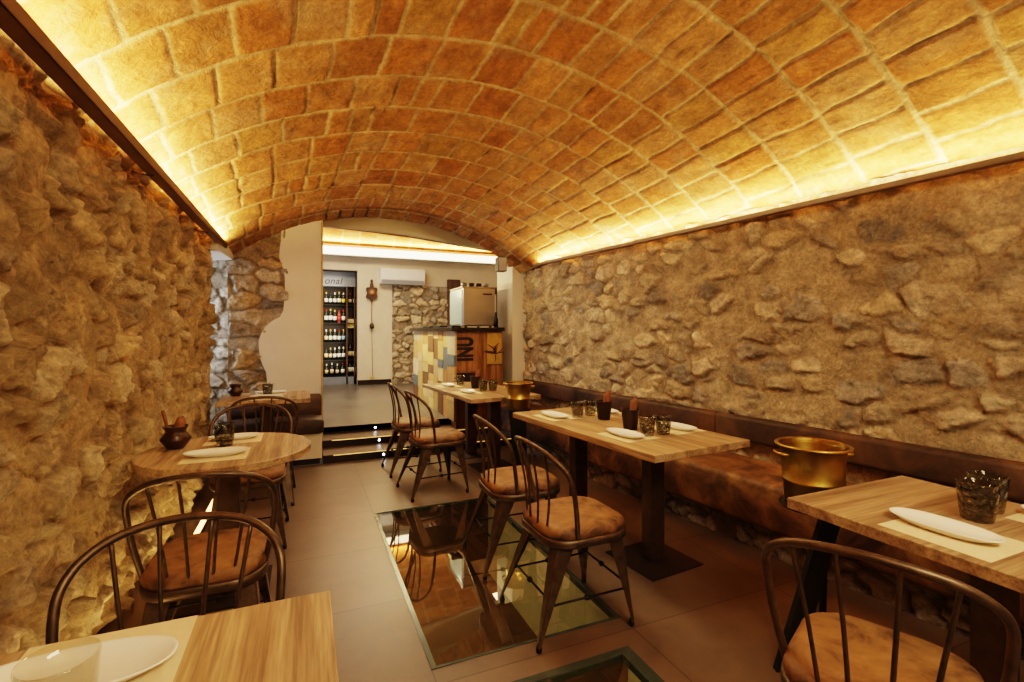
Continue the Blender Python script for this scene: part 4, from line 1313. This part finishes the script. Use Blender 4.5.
lx = rx(322.5, YC - .02) - (cx0 + cx1) / 2; lz = on_y(335, 284, YC - .02)[1] - ZF
letters('header_letters', 'onal', .195, (lx + .03, -.024, lz), (PI / 2, 0, 0), M['ink'], wc, shear=.25)
# bottles
glassc = [(0.01, 0.02, 0.012), (0.02, 0.01, 0.006), (0.05, 0.06, 0.02)]
labc = {'white': (0.75, 0.72, 0.66), 'cream': (0.65, 0.52, 0.32), 'red': (0.5, 0.05, 0.04), 'blue': (0.25, 0.45, 0.6), 'yellow': (0.75, 0.55, 0.05)}
def bmat(n_, c_, r_): return simple(n_, c_, r_, 0, .08, 20)
BG = bmat('dark_bottle_glass', (0.012, 0.016, 0.010), .12); BR = bmat('rose_bottle_glass', (0.35, 0.07, 0.04), .15)
LM = {k: bmat('label_' + k, v, .6) for k, v in labc.items()}
CAPS = {'white': bmat('cap_white', (.7, .68, .6), .4), 'red': bmat('cap_red', (.35, .02, .02), .35), 'black': bmat('cap_black', (.02, .02, .02), .3), 'gold': bmat('cap_gold', (.5, .35, .1), .3)}
prof = [(0, 0), (.036, 0), (.038, .01), (.038, .06), (.0385, .06), (.0385, .15), (.038, .15), (.038, .19), (.030, .22), (.016, .245), (.0145, .25), (.0155, .252), (.0155, .30), (0, .302)]
mis = [0, 0, 0, 0, 1, 0, 0, 0, 0, 0, 2, 2, 2]
cache = {}
def bottle(x, y, z, body, lab, cap, s, text):
    key = (id(body), lab, cap)
    if key not in cache:
        bm = bmesh.new(); lathe(bm, prof, 14, mis=mis); o = obj('wine_bottle', bm, [body, LM[lab], CAPS[cap]], None, True)
        cache[key] = o
    else:
        o = cache[key].copy(); COL.objects.link(o)
    o.location = (x, y, z); o.scale = (s * 1.05, s * 1.05, s)
    tag(o, text, 'bottle', 'wine bottles in the cabinet')
rw = ['top', 'second', 'third', 'fourth', 'bottom']
od = ['first', 'second', 'third', 'fourth', 'fifth']
spec = [(['white', 'white', 'white', 'white', 'yellow'], ['cream', 'cream']), (['white', 'white', 'white', 'red', 'white'], []), (['cream', 'white', 'white', 'white', 'blue'], []),
        (['cream', 'cream', 'white', 'white', 'white'], ['cream', 'cream']), (['cream', 'cream', 'cream', 'white'], ['white', 'white'])]
rr = random.Random(9)
for ri, (lft, rgt) in enumerate(spec):
    zz = ZF + shelfz[ri] + .001
    for k, lab in enumerate(lft):
        px = 325 + (k + .3) * (21.5 / len(lft))
        cap = rr.choice(['white', 'red', 'black', 'gold'])
        bottle(rx(px, YC + .10), YC + .10, zz, BR if (ri == 1 and k == 3) else BG, lab, cap, (.88 if ri != 1 else .95) * rr.uniform(.94, 1.04),
               '%s-labelled wine bottle, %s from the left on the %s shelf' % (lab, od[k], rw[ri]))
    for k, lab in enumerate(rgt):
        px = 350 + k * 4.6
        bottle(rx(px, YC + .10), YC + .10, zz, BG, lab, rr.choice(['red', 'gold']), 1.15 if ri >= 3 else .85,
               '%s-labelled wine bottle, %s in the narrow right bay on the %s shelf' % (lab, od[k], rw[ri]))
bm = bmesh.new(); box(bm, -.105, .095, 0, .1, 0, .19, 0); box(bm, -.06, .05, -.003, 0, .03, .10, 1)
o = obj('wine_box', bm, [LM['cream'], LM['yellow']]); o.location = (rx(352.5, YC + .06), YC + .06, ZF + shelfz[1] - .40 + .0)
o.location.z = ZF + shelfz[2] + .30
bm = bmesh.new(); box(bm, divx + .015, W2 - .03, .005, .34, shelfz[2] + .28, shelfz[2] + .2995); obj('shelf', bm, M['black'], wc)
tag(o, 'cream gift box in the narrow right bay of the wine cabinet', 'box')
area('cabinet_glow', ((cx0 + cx1) / 2, YC - .12, ZF + 1.3), (.8, 1.9), 9, (1, .85, .65), (PI / 2, 0, 0))

# ================================================================== WORLD + VIEW
w = bpy.data.worlds.new('world'); scene.world = w; w.use_nodes = True
bg = w.node_tree.nodes['Background']
bg.inputs['Color'].default_value = (0.9, 0.7, 0.45, 1); bg.inputs['Strength'].default_value = 0.06
scene.view_settings.view_transform = 'Filmic'
scene.view_settings.look = 'High Contrast'
scene.view_settings.exposure = 0.08
try:
    scene.cycles.use_denoising = True
    scene.cycles.max_bounces = 10
    scene.cycles.diffuse_bounces = 5
    scene.cycles.sample_clamp_indirect = 4
    scene.cycles.caustics_reflective = False
except Exception:
    pass
# only the cove and floor lights have modelled diffusers; the added fills have none
